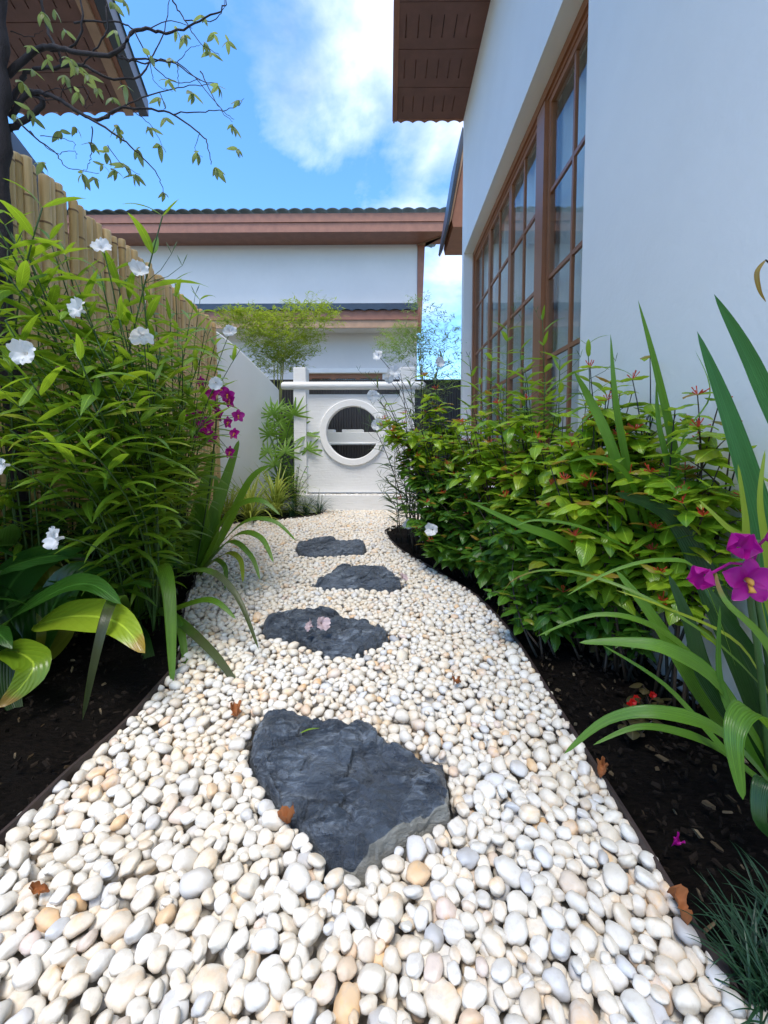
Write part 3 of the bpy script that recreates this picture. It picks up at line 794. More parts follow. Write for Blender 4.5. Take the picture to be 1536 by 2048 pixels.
def wave_tiles(name, parent, x0, x1, ya, za, yb, zb, wl=0.24, amp=0.022, th=0.012, mat=None, axis='x'):
    """corrugated roof sheet: waves run across axis, sheet goes from eave (ya,za) to ridge (yb,zb)"""
    n = int(abs(x1-x0)/wl*10); vs = []; fs = []
    for lay in (0, 1):
        for i in range(n+1):
            x = x0+(x1-x0)*i/n; ph = ((x/wl) % 1.0); w = amp*(abs(math.sin(PI*ph))**0.7*2-1) 
            for (yy, zz_) in ((ya, za), (yb, zb)):
                p = (x, yy, zz_+w+lay*th); vs.append(p if axis == 'x' else (p[1], p[0], p[2]))
    m_ = 2*(n+1)
    for i in range(n):
        a = 2*i; fs += [(a, a+1, a+3, a+2), (m_+a, m_+a+2, m_+a+3, m_+a+1), (a, a+2, m_+a+2, m_+a)]
    fs += [(0, m_, m_+1, 1), (2*n, 2*n+1, m_+2*n+1, m_+2*n)]
    b = MB(); b.add(vs, fs); return b.build(name, mat or M['tile'], parent, smooth=False)

# ---------------------------------------------------------------- house across the end of the garden
def far_house():
    t = thing('house', (-2.5, 9, 0), 'white house across the end of the path with brown fascias and tiled canopy', 'house')
    Yw, Ye = 9.0, 8.4
    def fx(px, Y=Ye): return (px-778)*Y/850
    def fz(py, Y=Ye): return EYE+(890-py)*Y/850
    # front wall with a window opening
    wx0, wx1 = fx(618, Yw), fx(765, Yw); wt = fz(749, Yw); wb = 0.95; XR = fx(833, Yw)
    MB().prism([(-9, -0.1), (XR, -0.1), (XR, 5.0), (-9, 5.0), (-9, 4.9)], 'y', Yw+0.2, Yw+0.3).build('wall', M['wall_grey'], t)
    for q in ((-9, wx0, -0.1, 5.0), (wx1, XR, -0.1, 5.0), (wx0, wx1, -0.1, wb), (wx0, wx1, wt, 5.0)):
        MB().box(q[0], q[1], Yw, Yw+0.198, q[2], q[3]).build('wall', M['wall_grey'], t)
    MB().box(XR-0.24, XR, Yw+0.302, Yw+6, -0.1, 5.0).build('wall', M['wall_grey'], t)
    MB().box(wx0-0.12, wx1+0.1, Yw-0.05, Yw-0.001, wt+0.01, wt+0.10).build('window_moulding', M['wall'], t, bev=0.008)
    w = MB().box(wx0, wx1, Yw+0.04, Yw+0.12, wt-0.09, wt-0.001).box(wx0, wx0+0.06, Yw+0.04, Yw+0.12, wb, wt-0.09).box(wx1-0.06, wx1, Yw+0.04, Yw+0.12, wb, wt-0.09)
    k3 = (wx1-wx0)/3
    for k in (1, 2): w.box(wx0+k*k3-0.05, wx0+k*k3+0.05, Yw+0.04, Yw+0.12, wb, wt-0.09)
    w.box(wx0+0.06, wx1-0.06, Yw+0.041, Yw+0.12, wb, wb+0.06)
    f = w.build('window', M['frame'], t)
    for k in range(3):
        a = wx0+k*k3+0.055; c = wx0+(k+1)*k3-0.055; 
        MB().box(a, c, Yw+0.085, Yw+0.09, wb+0.06, wt-0.09).build('pane', M['glass'], f)
        MB().box((a+c)/2-0.011, (a+c)/2+0.011, Yw+0.06, Yw+0.084, wb+0.06, wt-0.09).build('glazing_bar', M['tan'], f)
        
    MB().box(wx0, wx1, Yw+0.14, Yw+0.19, wb, wt).build('room_shade_panel', M['room_shade'], t)  # dark panel close behind the panes, painted as the unlit room
    # upper fascia and eave
    z1, z0 = fz(441), fz(475); zm = fz(457)
    XE = fx(905); XL = -7.5
    MB().box(XL, XE, Ye, Ye+0.04, zm, z1).build('fascia', M['brown'], t)
    MB().box(XL, XE, Ye+0.022, Ye+0.06, z0, zm-0.001).build('fascia', M['brown'], t)
    MB().box(XL, XE-0.001, Ye+0.062, Yw-0.001, z0+0.02, z0+0.04).build('soffit', M['brown'], t)
    MB().prism([(fx(835), Yw), (XE, Ye+0.063), (0.74, 8.86), (0.74, 9.3), (XR+0.002, 9.3), (XR+0.002, Yw)], 'z', z0-0.004, z0+0.018).build('soffit', M['tan'], t)
    wave_tiles('roof', t, XL, XE+0.05, Ye-0.05, z1+0.045, 12.5, z1+1.2)
    # side trim running down the corner
    MB().prism([(XR+0.003, 3.02), (XR+0.09, 3.02), (0.735, z0-0.006), (XR+0.003, z0-0.006)], 'y', Yw-0.02, Yw+0.16).build('corner_board', M['brown'], t)
    # lower canopy roof
    c1, cm, c0 = fz(612), fz(628), fz(658); XRc = XR-0.02
    MB().box(XL, XRc, Ye+0.03, Ye+0.07, (c0+cm)/2, cm+0.03).build('fascia', M['brown'], t)
    MB().box(XL, XRc, Ye+0.052, Ye+0.09, c0, (c0+cm)/2-0.001).build('fascia', M['tan'], t)
    MB().box(XL, XRc, Ye+0.092, Yw-0.001, c0+0.03, c0+0.05).build('soffit', M['wall_grey'], t)
    wave_tiles('canopy_roof', t, XL, XRc, Ye-0.02, cm+0.02, Yw-0.003, c1+0.06, mat=M['navy'])
    MB().box(XL, XRc, Ye+0.005, Ye+0.028, cm+0.035, c1).build('tile_edge', M['navy'], t)
far_house()

# ---------------------------------------------------------------- white house on the right with the tall window
def right_house():
    X = 0.81; Yf = 4.85; top = 4.2
    t = thing('house', (X, 2.0, 0), 'tall white house on the right with a big brown gridded window', 'house')
    oy0, oy1, oz0, oz1 = 1.84, 4.74, 0.32, 2.72
    XI = X+0.22
    MB().box(X, XI, -1.6, oy0, -0.1, top).build('wall', M['wall'], t)
    MB().box(X, XI, oy1, Yf, -0.1, top).build('wall', M['wall'], t)
    MB().box(X, XI, oy0, oy1, -0.1, oz0).build('wall', M['wall'], t)
    MB().box(X, XI, oy0, oy1, oz1, top).build('wall', M['wall'], t)
    MB().box(XI+0.001, 4.0, Yf-0.2, Yf, -0.1, top).build('wall', M['wall'], t)
    # window frame
    xg = 0.93; fr = MB()
    fr.box(xg-0.025, xg+0.05, oy0+0.001, oy1-0.001, oz1-0.055, oz1-0.001)
    fr.box(xg-0.025, xg+0.05, oy0+0.001, oy1-0.001, oz0+0.001, oz0+0.055)
    fr.box(xg-0.025, xg+0.05, oy1-0.055, oy1-0.001, oz0+0.055, oz1-0.055)
    fr.box(xg-0.025, xg+0.05, oy0+0.001, oy0+0.055, oz0+0.055, oz1-0.055)
    fr.box(xg-0.012, xg+0.05, oy0+0.055, oy1-0.055, oz1-0.08, oz1-0.055)
    w = fr.build('window', M['frame'], t)
    MB().box(xg-0.03, xg+0.05, 2.585, 2.715, oz0+0.055, oz1-0.081).build('post', M['frame'], w)
    stiles = [1.93, 3.36, 4.04]
    sash = [(1.90, 2.583), (2.717, 3.36), (3.362, 4.03), (4.032, 4.684)]
    rails = [2.11, 1.625, 1.163, 0.70]
    for (a, b_) in sash:
        m = MB(); x0, x1 = xg-0.006, xg+0.026; zt, zb = oz1-0.081, oz0+0.056
        m.box(x0, x1, a, a+0.034, zb, zt).box(x0, x1, b_-0.034, b_, zb, zt).box(x0, x1, a+0.034, b_-0.034, zt-0.034, zt).box(x0, x1, a+0.034, b_-0.034, zb, zb+0.034)
        so = m.build('sash', M['frame'], w)
        mid = (a+b_)/2
        mm = MB().box(xg-0.002, xg+0.016, mid-0.010, mid+0.010, zb+0.034, zt-0.034)
        for z in rails:
            mm.box(xg-0.001, xg+0.015, a+0.034, mid-0.010, z-0.011, z+0.011); mm.box(xg-0.001, xg+0.015, mid+0.010, b_-0.034, z-0.011, z+0.011)
        mm.build('glazing_bars', M['frame'], w)
        zl = [zb+0.034] + sorted(rails) + [zt-0.034]
        for (p, q) in ((a+0.034, mid-0.012), (mid+0.012, b_-0.034)):
            for i in range(len(zl)-1):
                z0 = zl[i]+(0.012 if i else 0); z1 = zl[i+1]-(0.012 if i+1 < len(zl)-1 else 0)
                MB().box(xg+0.006, xg+0.010, p, q, z0, z1).build('pane', M['glass'], w)
    # curtains behind the glass, room wall beyond with its gloom painted in
    vs = []; fs = []; n = 150
    for i in range(n+1):
        y = 1.7+3.1*i/n
        if 0: pass
        d = 0.025*math.sin(i*0.83)+0.012*math.sin(i*2.1+1)
        vs += [(1.035+d, y, 0.2), (1.035+d*0.8, y, 2.95)]
    for i in range(n): fs.append((2*i, 2*i+2, 2*i+3, 2*i+1))
    b = MB(); b.add(vs, fs); b.build('curtain', M['curtain'], t, smooth=True)
    MB().box(1.20, 1.24, 1.2, 4.84, 0, 3.0).build('room_wall', M['room_shade'], t)
    # eave: slotted soffit boards, fascia, gutter, tiles
    ex = 0.055; ze = 4.20
    b0 = Yf
    k = 0
    while b0 > -1.4:
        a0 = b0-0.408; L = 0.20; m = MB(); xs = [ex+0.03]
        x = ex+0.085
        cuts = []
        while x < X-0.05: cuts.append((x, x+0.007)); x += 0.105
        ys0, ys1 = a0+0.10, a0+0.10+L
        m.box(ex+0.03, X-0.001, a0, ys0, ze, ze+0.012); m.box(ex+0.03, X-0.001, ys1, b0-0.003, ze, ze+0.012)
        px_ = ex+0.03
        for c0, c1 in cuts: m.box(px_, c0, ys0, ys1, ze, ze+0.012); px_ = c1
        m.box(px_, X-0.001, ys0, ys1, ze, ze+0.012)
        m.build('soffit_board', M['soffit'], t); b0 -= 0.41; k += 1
    MB().box(ex+0.03, X+0.2, -1.6, Yf, ze+0.05, ze+0.07).build('slot_shade_board', M['slot_shade'], t)  # added black board, painted darkness above the soffit slots
    MB().box(ex+0.006, ex+0.029, -1.6, Yf+0.02, ze-0.012, ze+0.16).build('fascia', M['brown'], t)
    MB().box(ex-0.012, ex+0.005, -1.6, Yf+0.03, ze-0.02, ze+0.20).build('gutter', M['brown'], t)
    MB().box(ex+0.03, X+0.2, Yf+0.001, Yf+0.022, ze+0.0, ze+0.16).build('fascia', M['brown'], t)
    wave_tiles('roof', t, ex-0.02, 3.6, Yf+0.06, ze+0.012, -1.7, ze+0.20, wl=0.13, amp=0.014, mat=M['brown'])
    # dark sloping roof over all
    MB().prism([(ex-0.015, ze+0.21), (3.6, ze+1.3), (3.6, ze+1.35), (ex-0.015, ze+0.26)], 'y', -1.7, Yf+0.1).build('roof', M['tile'], t)
    # lower roof corner that shows beyond the wall
    Y2 = 5.6; s = Y2/850
    def qx(px): return (px-778)*s
    def qz(py): return EYE+(890-py)*s
    r = thing('lower_roof', (qx(905), Y2, 3.4), 'steep dark edged roof corner with brown boards jutting past the tall white wall', 'roof')
    MB().prism([(qx(889), qz(462)), (qx(893), qz(466)), (qx(924), qz(292)), (qx(918), qz(282))], 'y', Y2, Y2+0.9).build('roof_edge', M['navy'], r)
    MB().prism([(qx(894), qz(465)), (qx(899), qz(452)), (qx(928), qz(300)), (qx(925), qz(290))], 'y', Y2+0.02, Y2+0.88).build('fascia', M['tan'], r)
    MB().prism([(qx(900), qz(452)), (qx(903), qz(465)), (qx(990), qz(465)), (qx(990), qz(240)), (qx(934), qz(275))], 'y', Y2+0.04, Y2+0.86).build('gable_board', M['brown'], r)
right_house()

# ---------------------------------------------------------------- neighbouring roof at top left
def left_house():
    Ye = 4.0; h = EYE + 641/850*Ye
    d = Vector((-0.282, 1.0))                      # eave direction
    cor = Vector((-2.40, Ye)); wal = Vector((-3.50, Ye)); 
    t = thing('house', (-3.6, 3.0, 0), 'neighbouring house at top left with a slotted brown soffit and wavy tiled eave', 'house')
    def on(p, y): return Vector((p.x + d.x*(y-p.y), y))
    y0 = 0.4
    # wall
    a = on(wal, Ye); b = on(wal, y0)
    MB().prism([(a.x, a.y), (b.x, b.y), (b.x-2.5, b.y), (a.x-2.5, a.y)], 'z', 1.2, h-0.001).build('wall', M['wall'], t)
    # soffit boards with slots
    y = Ye; k = 0
    def quad(m, ya, yb, fa, fb, z0=h, z1=h+0.012):
        pa, pb = on(cor, ya), on(cor, yb); wa, wb = on(wal, ya), on(wal, yb)
        m.prism([tuple(wa.lerp(pa, fa)), tuple(wa.lerp(pa, fb)), tuple(wb.lerp(pb, fb)), tuple(wb.lerp(pb, fa))], 'z', z0, z1)
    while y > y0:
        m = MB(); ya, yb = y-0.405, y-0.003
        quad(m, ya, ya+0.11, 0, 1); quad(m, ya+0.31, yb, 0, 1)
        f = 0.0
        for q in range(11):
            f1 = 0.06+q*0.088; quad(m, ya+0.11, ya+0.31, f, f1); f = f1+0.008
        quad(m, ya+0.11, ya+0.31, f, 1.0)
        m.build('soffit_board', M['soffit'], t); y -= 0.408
    m = MB(); quad(m, y0, Ye, 0, 1, h+0.05, h+0.07); m.build('slot_shade_board', M['slot_shade'], t)  # black sheet added over the slots, shade put in as colour
    # eave boards along the slanting edge
    def strip(name, off0, off1, z0, z1, mat, ext=0.03):
        pa, pb = on(cor, y0), on(cor, Ye+ext)
        MB().prism([(pa.x+off0, pa.y), (pa.x+off1, pa.y), (pb.x+off1, pb.y), (pb.x+off0, pb.y)], 'z', z0, z1).build(name, mat, t)
    strip('fascia', 0.001, 0.075, h-0.015, h+0.10, M['tan'])  # brown board where light falls, the light put into a tan colour
    strip('fascia', 0.077, 0.115, h+0.012, h+0.12, M['brown'])
    strip('gutter', 0.117, 0.20, h+0.015, h+0.15, M['navy'], 0.08)
    wave_tiles('roof', t, -6.0, cor.x+0.07, Ye+0.07, h+0.03, Ye-0.2, h+0.05, wl=0.16, amp=0.02, mat=M['brown'])
    pa = on(cor, y0); pb = on(cor, Ye)
    b = MB(); b.add([(pa.x+.2, pa.y, h+0.16), (pb.x+.2, pb.y+.05, h+0.16), (pb.x-3, pb.y+.05, h+1.4), (pa.x-3, pa.y, h+1.4)], [(0, 1, 2, 3)]); b.build('roof', M['tile'], t)
    # dark rail of the lower neighbouring roof just above the fence top
    p, q = P(22, 258, 2.5), P(128, 398, 3.3)
    t2 = thing('lower_roof', ((p.x+q.x)/2, (p.y+q.y)/2, p.z), 'dark blue roof edge just showing above the bamboo fence', 'roof')
    m = MB(); m.add([p, q, q+Vector((-0.3, 0, 0.02)), p+Vector((-0.3, 0, 0.02)), p-Vector((0, 0, .12)), q-Vector((0, 0, .12)), q+Vector((-0.3, 0, -.10)), p+Vector((-0.3, 0, -.10))],
          [(0, 1, 2, 3), (4, 7, 6, 5), (0, 4, 5, 1), (1, 5, 6, 2), (2, 6, 7, 3), (3, 7, 4, 0)]); m.build('roof_edge', M['navy'], t2)
left_house()

# ================================================================ PLANTS
PROF = {
    'lance': lambda t: (math.sin(PI*min(1, t**0.78)))**0.85*(1-0.25*t) + 0.02,
    'ovate': lambda t: (math.sin(PI*t**0.72))**0.8 + 0.015,
    'blade': lambda t: min(1, 0.45+2.4*t)*(1-t**3.2) if t < 1 else 0,
    'strap': lambda t: min(1, 0.25+1.9*t)*(1-t)**0.55 if t < 1 else 0,
    'petal': lambda t: (math.sin(PI*min(1, 0.12+t*0.86)))**0.6,
}
def leaf_geo(pts, side0, W, prof, across=2, fold=0.25, pleat=0.0, wave=0.0, twist=0.0):
    """strip along pts; side0: rough sideways vector; returns verts, faces, uvs"""
    n = len(pts); vs = []; fs = []; uv = []; pr = PROF[prof]
    for i, p in enumerate(pts):
        t = i/(n-1); tan = (pts[min(i+1, n-1)]-pts[max(i-1, 0)]).normalized()
        s = side0 - tan*side0.dot(tan)
        if s.length < 1e-4: s = tan.orthogonal()
        s.normalize(); nr = s.cross(tan).normalized()
        if nr.z < 0 and abs(nr.z) > .05 and i == 0: pass
        if twist:
            q = Matrix.Rotation(twist*t, 3, tan); s = q @ s; nr = q @ nr
        hw = 0.5*W*pr(t)
        for k in range(across+1):
            u = k/across; x = (u-0.5)*2
            z = abs(x)*hw*fold + (pleat*W*math.cos(u*PI*across) * min(1, pr(t)) if pleat else 0) + (wave*W*math.sin(t*17+x*2)*abs(x) if wave else 0)
            vs.append(p + s*(x*hw) + nr*z); uv.append((u, t))
    a = across+1
    for i in range(n-1):
        for k in range(across): fs.append((i*a+k, i*a+k+1, (i+1)*a+k+1, (i+1)*a+k))
    return vs, fs, uv
def arc_pts(L, droop, n, power=1.0, side=0.0):
    pts = [Vector((0, 0, 0))]; 
    for i in range(n):
        t = (i+0.5)/n; a = -droop*t**power; s = side*t
        pts.append(pts[-1] + Vector((math.sin(s)*math.cos(a), math.cos(s)*math.cos(a), math.sin(a)))*L/n)
    return pts
def leaf_mesh(name, L, W, prof, mat, droop=0.6, n=8, across=2, fold=0.25, pleat=0, wave=0, side=0, twist=0, power=1.0):
    """leaf along +Y, face up +Z, base at origin"""
    v, f, u = leaf_geo(arc_pts(L, droop, n, power, side), Vector((-1, 0, 0)), W, prof, across, fold, pleat, wave, twist)
    b = MB(); b.add(v, f, u); return b.mesh(name, mat, smooth=True)
def bez(p0, p1, p2, n, p3=None):
    out = []
    for i in range(n+1):
        t = i/n
        if p3 is None: out.append(p0*(1-t)**2 + p1*2*t*(1-t) + p2*t*t)
        else: out.append(p0*(1-t)**3 + p1*3*t*(1-t)**2 + p2*3*t*t*(1-t) + p3*t**3)
    return out
def thru(pts, n=14):
    """smooth curve through points"""
    out = []; m = len(pts); seg = max(2, n//(m-1))
    for i in range(m-1):
        p0, p1, p2, p3 = pts[max(i-1, 0)], pts[i], pts[i+1], pts[min(i+2, m-1)]
        for k in range(seg):
            t = k/seg; out.append(0.5*((2*p1) + (p2-p0)*t + (2*p0-5*p1+4*p2-p3)*t*t + (3*p1-p0-3*p2+p3)*t**3))
    out.append(pts[-1]); return out
def hero(parent, pts, Wpx, mat, prof='strap', pleat=0.03, across=8, face=0.5, name='leaf', fold=0.12, wave=0, twist=0, label=None):
    """one surveyed leaf; pts of (px,py,Y) from base to tip, Wpx its width in the photograph"""
    w = [P(*p) for p in pts]; mid = pts[len(pts)//2]
    W = Wpx/850.0*mid[2]*(0.72 if prof == 'blade' else (0.72 if mid[2] < .95 and prof == 'strap' else 1))
    c = thru(w, 20); tan = (c[-1]-c[0]).normalized()
    view = (w[len(w)//2]-Vector((0, 0, EYE))).normalized()
    up = Vector((0, 0, 1))
    # blade faces partly the camera, partly the sky
    nrm = (-view*face + up*(1-face)); side = tan.cross(nrm)
    if side.length < .05: side = tan.cross(up)
    v, f, u = leaf_geo(c, side, W, prof, across, fold, pleat, wave, twist)
    b = MB(); b.add(v, f, u); o = link(name, b.mesh(name, mat, smooth=True), parent)
    if label: o['label'] = label
    return o
def orient(pos, az, el, roll=0.0, sc=1.0):
    """leaf pointing to azimuth az (from +Y clockwise), elevation el"""
    return Matrix.Translation(pos) @ Matrix.Rotation(-az, 4, 'Z') @ Matrix.Rotation(el, 4, 'X') @ Matrix.Rotation(roll, 4, 'Y') @ Matrix.Scale(sc, 4)

# ---- flowers
def trumpet(parent, pos, dirv, mat, sc=0.045, name='flower'):
    b = MB(); q = dirv.normalized().to_track_quat('Z', 'Y').to_matrix()
    for k in range(5):
        az = 2*PI*k/5 + random.uniform(-.1, .1); pts = []
        rr = random.uniform(.75, 1.15); cu = random.uniform(-.5, .35)
        for i in range(9):
            t = i/8; r = 0.10+0.08*t + rr*1.45*max(0, t-0.36)**1.1; z = t*1.5 if t < .5 else 0.75 + (t-.5)*0.7 + cu*(t-.5)**2*3
            pts.append(Vector((math.cos(az)*r, math.sin(az)*r, z))*sc)
        side = Vector((-math.sin(az), math.cos(az), 0))
        n = len(pts); vs = []; fs = []
        for i, p in enumerate(pts):
            t = i/(n-1); hw = sc*(0.10 + 0.95*max(0, t-0.28)**0.85)*(1 if t < .85 else 0.84-.3*(t-.85)/.15)
            for x in (-1, -.6, -.2, .2, .6, 1):
                wv = 0.20*sc*math.sin(x*4.2+i*0.9+k*2.1)*max(0, t-.3) + 0.10*sc*math.sin(x*9+k)*max(0, t-.6)
                vs.append(pos + q @ (p + side*x*hw + Vector((0, 0, wv))))
        for i in range(n-1):
            for j in range(5): fs.append((i*6+j, i*6+j+1, (i+1)*6+j+1, (i+1)*6+j))
        b.add(vs, fs)
    return b.build(name, mat, parent, smooth=True)
def orchid_flower(parent, pos, facing, sc, closed=0.0):
    q = facing.normalized().to_track_quat('Z', 'Y').to_matrix(); b = MB()
    for k in range(5):
        az = PI/2 + 2*PI*k/5; w = 0.62 if k in (0, 2, 3) else 0.85
        n = 8; pts = []
        for i in range(n):
            t = i/(n-1); r = 0.08+0.92*t*(1-0.45*closed); z = 0.25*math.sin(t*2.2) - 0.1*t + closed*1.0*t*t*0.5
            if closed: r = 0.1+0.5*math.sin(t*PI*0.85); z = t*1.05
            pts.append(Vector((math.cos(az)*r, math.sin(az)*r, z))*sc)
        side = Vector((-math.sin(az), math.cos(az), 0)); vs = []; fs = []
        for i, p in enumerate(pts):
            t = i/(n-1); hw = sc*0.55*w*max(0.03, math.sin(PI*min(1, 0.1+t*0.88)))**0.7
            for x in (-1, -.5, 0, .5, 1): vs.append(pos + q @ (p + side*x*hw + Vector((0, 0, 0.14*sc*(abs(x)**2)*w)) ))
        for i in range(n-1):
            for j in range(4): fs.append((i*5+j, i*5+j+1, (i+1)*5+j+1, (i+1)*5+j))
        b.add(vs, fs)
    o = b.build('flower', M['purple_petal'], parent, smooth=True)
    if closed < 0.5 and sc > 0.02:
        l = MB()
        l.tube([pos + q @ (Vector((0, y, z))*sc) for y, z in ((0.05, .05), (0.0, .28), (-0.10, .42))], [sc*.10, sc*.13, sc*.05], 8)
        l.tube([pos + q @ (Vector((0, y, z))*sc) for y, z in ((-.12, .2), (-.30, .36), (-.42, .40))], [sc*.07, sc*.10, sc*.14], 8)
        l.build('lip', M['yellow_lip'], o, smooth=True)
    return o

# ---- leaf variants shared by copies
RU = [leaf_mesh('leaf', L, W, 'lance', M['ruellia'], droop=d, n=8, fold=0.30, side=s, wave=0.03) for L, W, d, s in
      ((0.205, 0.034, 0.7, .1), (0.23, 0.037, 1.05, -.15), (0.185, 0.031, 0.45, .05), (0.21, 0.038, 1.4, .1), (0.16, 0.028, 0.3, -.1), (0.20, 0.034, .9, .25))]
RF = []
for me in [leaf_mesh('leaf', L, W, 'lance', M['ruellia_far'], droop=d, n=8, fold=0.30, side=sd) for L, W, d, sd in ((0.17, 0.020, .7, .1), (.15, .017, .4, -.2), (.18, .021, 1.2, .2))]:
    c = me.copy(); c.materials[0] = M['ruellia_far']; RF.append(c)
FB = [leaf_mesh('leaf', L, W, 'ovate', M['firebush'], droop=d, n=8, across=4, fold=f, wave=0.035) for L, W, d, f in
      ((0.086, 0.042, 0.8, .30), (0.096, 0.047, 1.0, .22), (0.078, 0.038, 0.5, .4), (0.090, 0.042, 1.3, .28), (0.068, 0.034, 0.4, .35))]
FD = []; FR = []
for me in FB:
    c = me.copy(); c.materials[0] = M['firebush_shade']; FD.append(c)
for me in FB[:3]:
    c = me.copy(); c.materials[0] = M['firebush_red']; FR.append(c)
TL = [leaf_mesh('leaf', L, W, 'ovate', M['tree_leaf'], droop=d, n=7, fold=0.25) for L, W, d in ((0.060, 0.021, 0.9), (0.052, 0.019, 1.3), (0.066, 0.022, .5), (0.045, .018, 1.1))]

def ruellia(base, tip, label, group, leaves=RU, nodes=9, sc=1.0, start=0.30, bow=None, mat='stem_green', flowers=0, twigs=1, fmat='white_petal', fsc=0.027, name='flowering_plant'):
    base = Vector(base); tip = Vector(tip)
    t = thing(name, base, label, 'plant', group)
    b = bow if bow is not None else Vector((random.uniform(-.06, .06), random.uniform(-.06, .06), 0.12))
    mid = (base+tip)/2 + Vector((-(tip-base).x*0.35, -(tip-base).y*0.35, 0)) + b
    pts = bez(base, mid, tip, 14); L = (tip-base).length
    MB().tube(pts, [0.0034*sc*(1-0.6*i/14)+0.0004 for i in range(15)], 6).build('stem', M[mat], t, smooth=True)
    az = random.uniform(0, PI)
    for k in range(nodes):
        f = start + (1-start)*(k/(nodes-1))**0.9; i = min(13, int(f*14)); p = pts[i].lerp(pts[i+1], f*14-i) if i < 14 else pts[14]
        az += PI/2 + random.uniform(-.25, .25)
        s = sc*(1.0 - 0.35*abs(f-0.62)/0.4)*random.uniform(0.85, 1.12)
        for w in (0, PI):
            if random.random() < 0.06: continue
            el = random.uniform(0.15, 0.75) + (0.35 if k >= nodes-2 else 0)
            link('leaf', random.choice(leaves), t, orient(p, az+w, el, random.uniform(-.4, .4), s if k < nodes-1 else s*0.75))
    top = pts[-1]
    for k in range(twigs):
        a = random.uniform(0, 6.28); p0 = pts[random.randint(10, 14)]; d = Vector((math.sin(a), math.cos(a), 0.5))
        p1 = p0 + d*0.06*sc; p2 = p1 + Vector((d.x, d.y, 1.0))*0.04*sc
        m = MB(); m.tube([p0, p1, p2], [0.0011, 0.0009, 0.0007], 4)
        for dd in (Vector((.3, .2, .9)), Vector((-.4, .1, .8))):
            q = p2 + dd*0.028*sc; m.tube([p2, q, q+dd*0.014*sc], [0.0007, 0.0016*sc, 0.0004], 5)
        m.build('flower_stalk', M['stem_green'], t)
    for k in range(flowers):
        a = random.uniform(-1.9, 1.9) + PI; p0 = pts[random.randint(9, 14)]; d = Vector((math.sin(a), math.cos(a)*1.0, 0.35)); p1 = p0 + d*0.055
        fl = trumpet(t, p1, Vector((d.x, d.y, 0.1)), M[fmat], fsc); MB().tube([p0, p0.lerp(p1, .5)+Vector((0, 0, .01)), p1+d*0.004], 0.0012, 4).build('flower_stalk', M['stem_green'], t)
    return t

# ---------------------------------------------------------------- left side: tall white-flowered clump in front of the fence
grpL = 'tall white flowered plants in front of the bamboo fence'
labL = 'tall stem with narrow pointed leaves among the clump in front of the bamboo fence'
ruellia(P(205, 1130, 1.55), P(325, 432, 1.25), 'tallest narrow leaved stem rising above the clump against the far house roof', grpL, nodes=9, sc=1.05, start=0.30, bow=Vector((0, 0, -0.02)), twigs=2)
ruellia(P(60, 1130, 1.3), P(85, 415, 1.05), 'leafy stem reaching the fence top at the left edge', grpL, nodes=9, sc=1.0, flowers=0)
random.seed(21)
tips = [(-10, 520, 1.0), (30, 560, 1.15), (90, 560, 1.2), (150, 560, 1.25), (10, 640, 1.0), (120, 640, 1.05), (200, 545, 1.35), (240, 640, 1.25), (250, 560, 1.5), (190, 700, 1.15), (290, 610, 1.45),
        (320, 700, 1.35), (60, 760, 1.0), (160, 800, 1.05), (250, 770, 1.2), (340, 640, 1.7), (380, 640, 1.8), (400, 720, 1.65), (430, 690, 1.9), (330, 800, 1.5), (395, 800, 1.6), (440, 760, 1.75),
        (20, 860, .95), (110, 890, 1.0), (210, 870, 1.15), (300, 880, 1.35), (-40, 700, 1.0), (-60, 600, 1.1), (365, 700, 1.5), (480, 700, 2.1), (280, 700, 1.9), (220, 620, 1.75), (130, 700, 1.6), (60, 640, 1.5),
        (400, 600, 2.2), (350, 560, 2.0),
        (-20, 430, 1.0), (40, 470, 1.2), (130, 510, 1.3), (175, 640, 1.3), (70, 700, 1.1), (225, 700, 1.3), (310, 760, 1.3), (270, 820, 1.2), (160, 720, 1.0), (0, 780, .95), (360, 850, 1.45), (90, 820, 1.1), (180, 900, 1.0), (300, 590, 1.7), (420, 830, 1.6),
        (330, 720, 1.6), (370, 780, 1.7), (410, 660, 2.0), (300, 650, 1.55), (260, 700, 1.4), (100, 480, 1.25), (60, 520, 1.15), (10, 450, 1.1), (340, 880, 1.6), (400, 890, 1.7), (280, 930, 1.5), (230, 540, 1.45), (150, 960, 1.25)]
for i, (px, py, Y) in enumerate(tips):
    tp = P(px, py, Y)
    lim = fence_x(Y)+0.09
    if tp.x < lim: tp.x = lim + random.uniform(0, .05)
    bx_ = max(fence_x(Y+.1)+0.08, tp.x*0.93 - random.uniform(0.0, 0.12)); by = max(Y + random.uniform(0.1, 0.4), random.uniform(1.38, 1.62)); bx_ = min(max(fence_x(by)+.07, bx_), lx(by)-0.10)
    lab_ = ('narrow leaved stem at the near end of the clump by the picture edge' if Y < 1.16 else ('narrow leaved stem in the middle of the clump before the bamboo fence' if Y < 1.5 else 'narrow leaved stem at the far end of the clump near the purple orchid sprays'))
    ruellia((bx_, by, -0.01), tp, lab_, grpL, nodes=random.choice((12, 13, 14)), sc=random.uniform(0.85, 1.08), start=0.20, flowers=0, twigs=random.choice((0, 1, 1)))
random.seed(202)
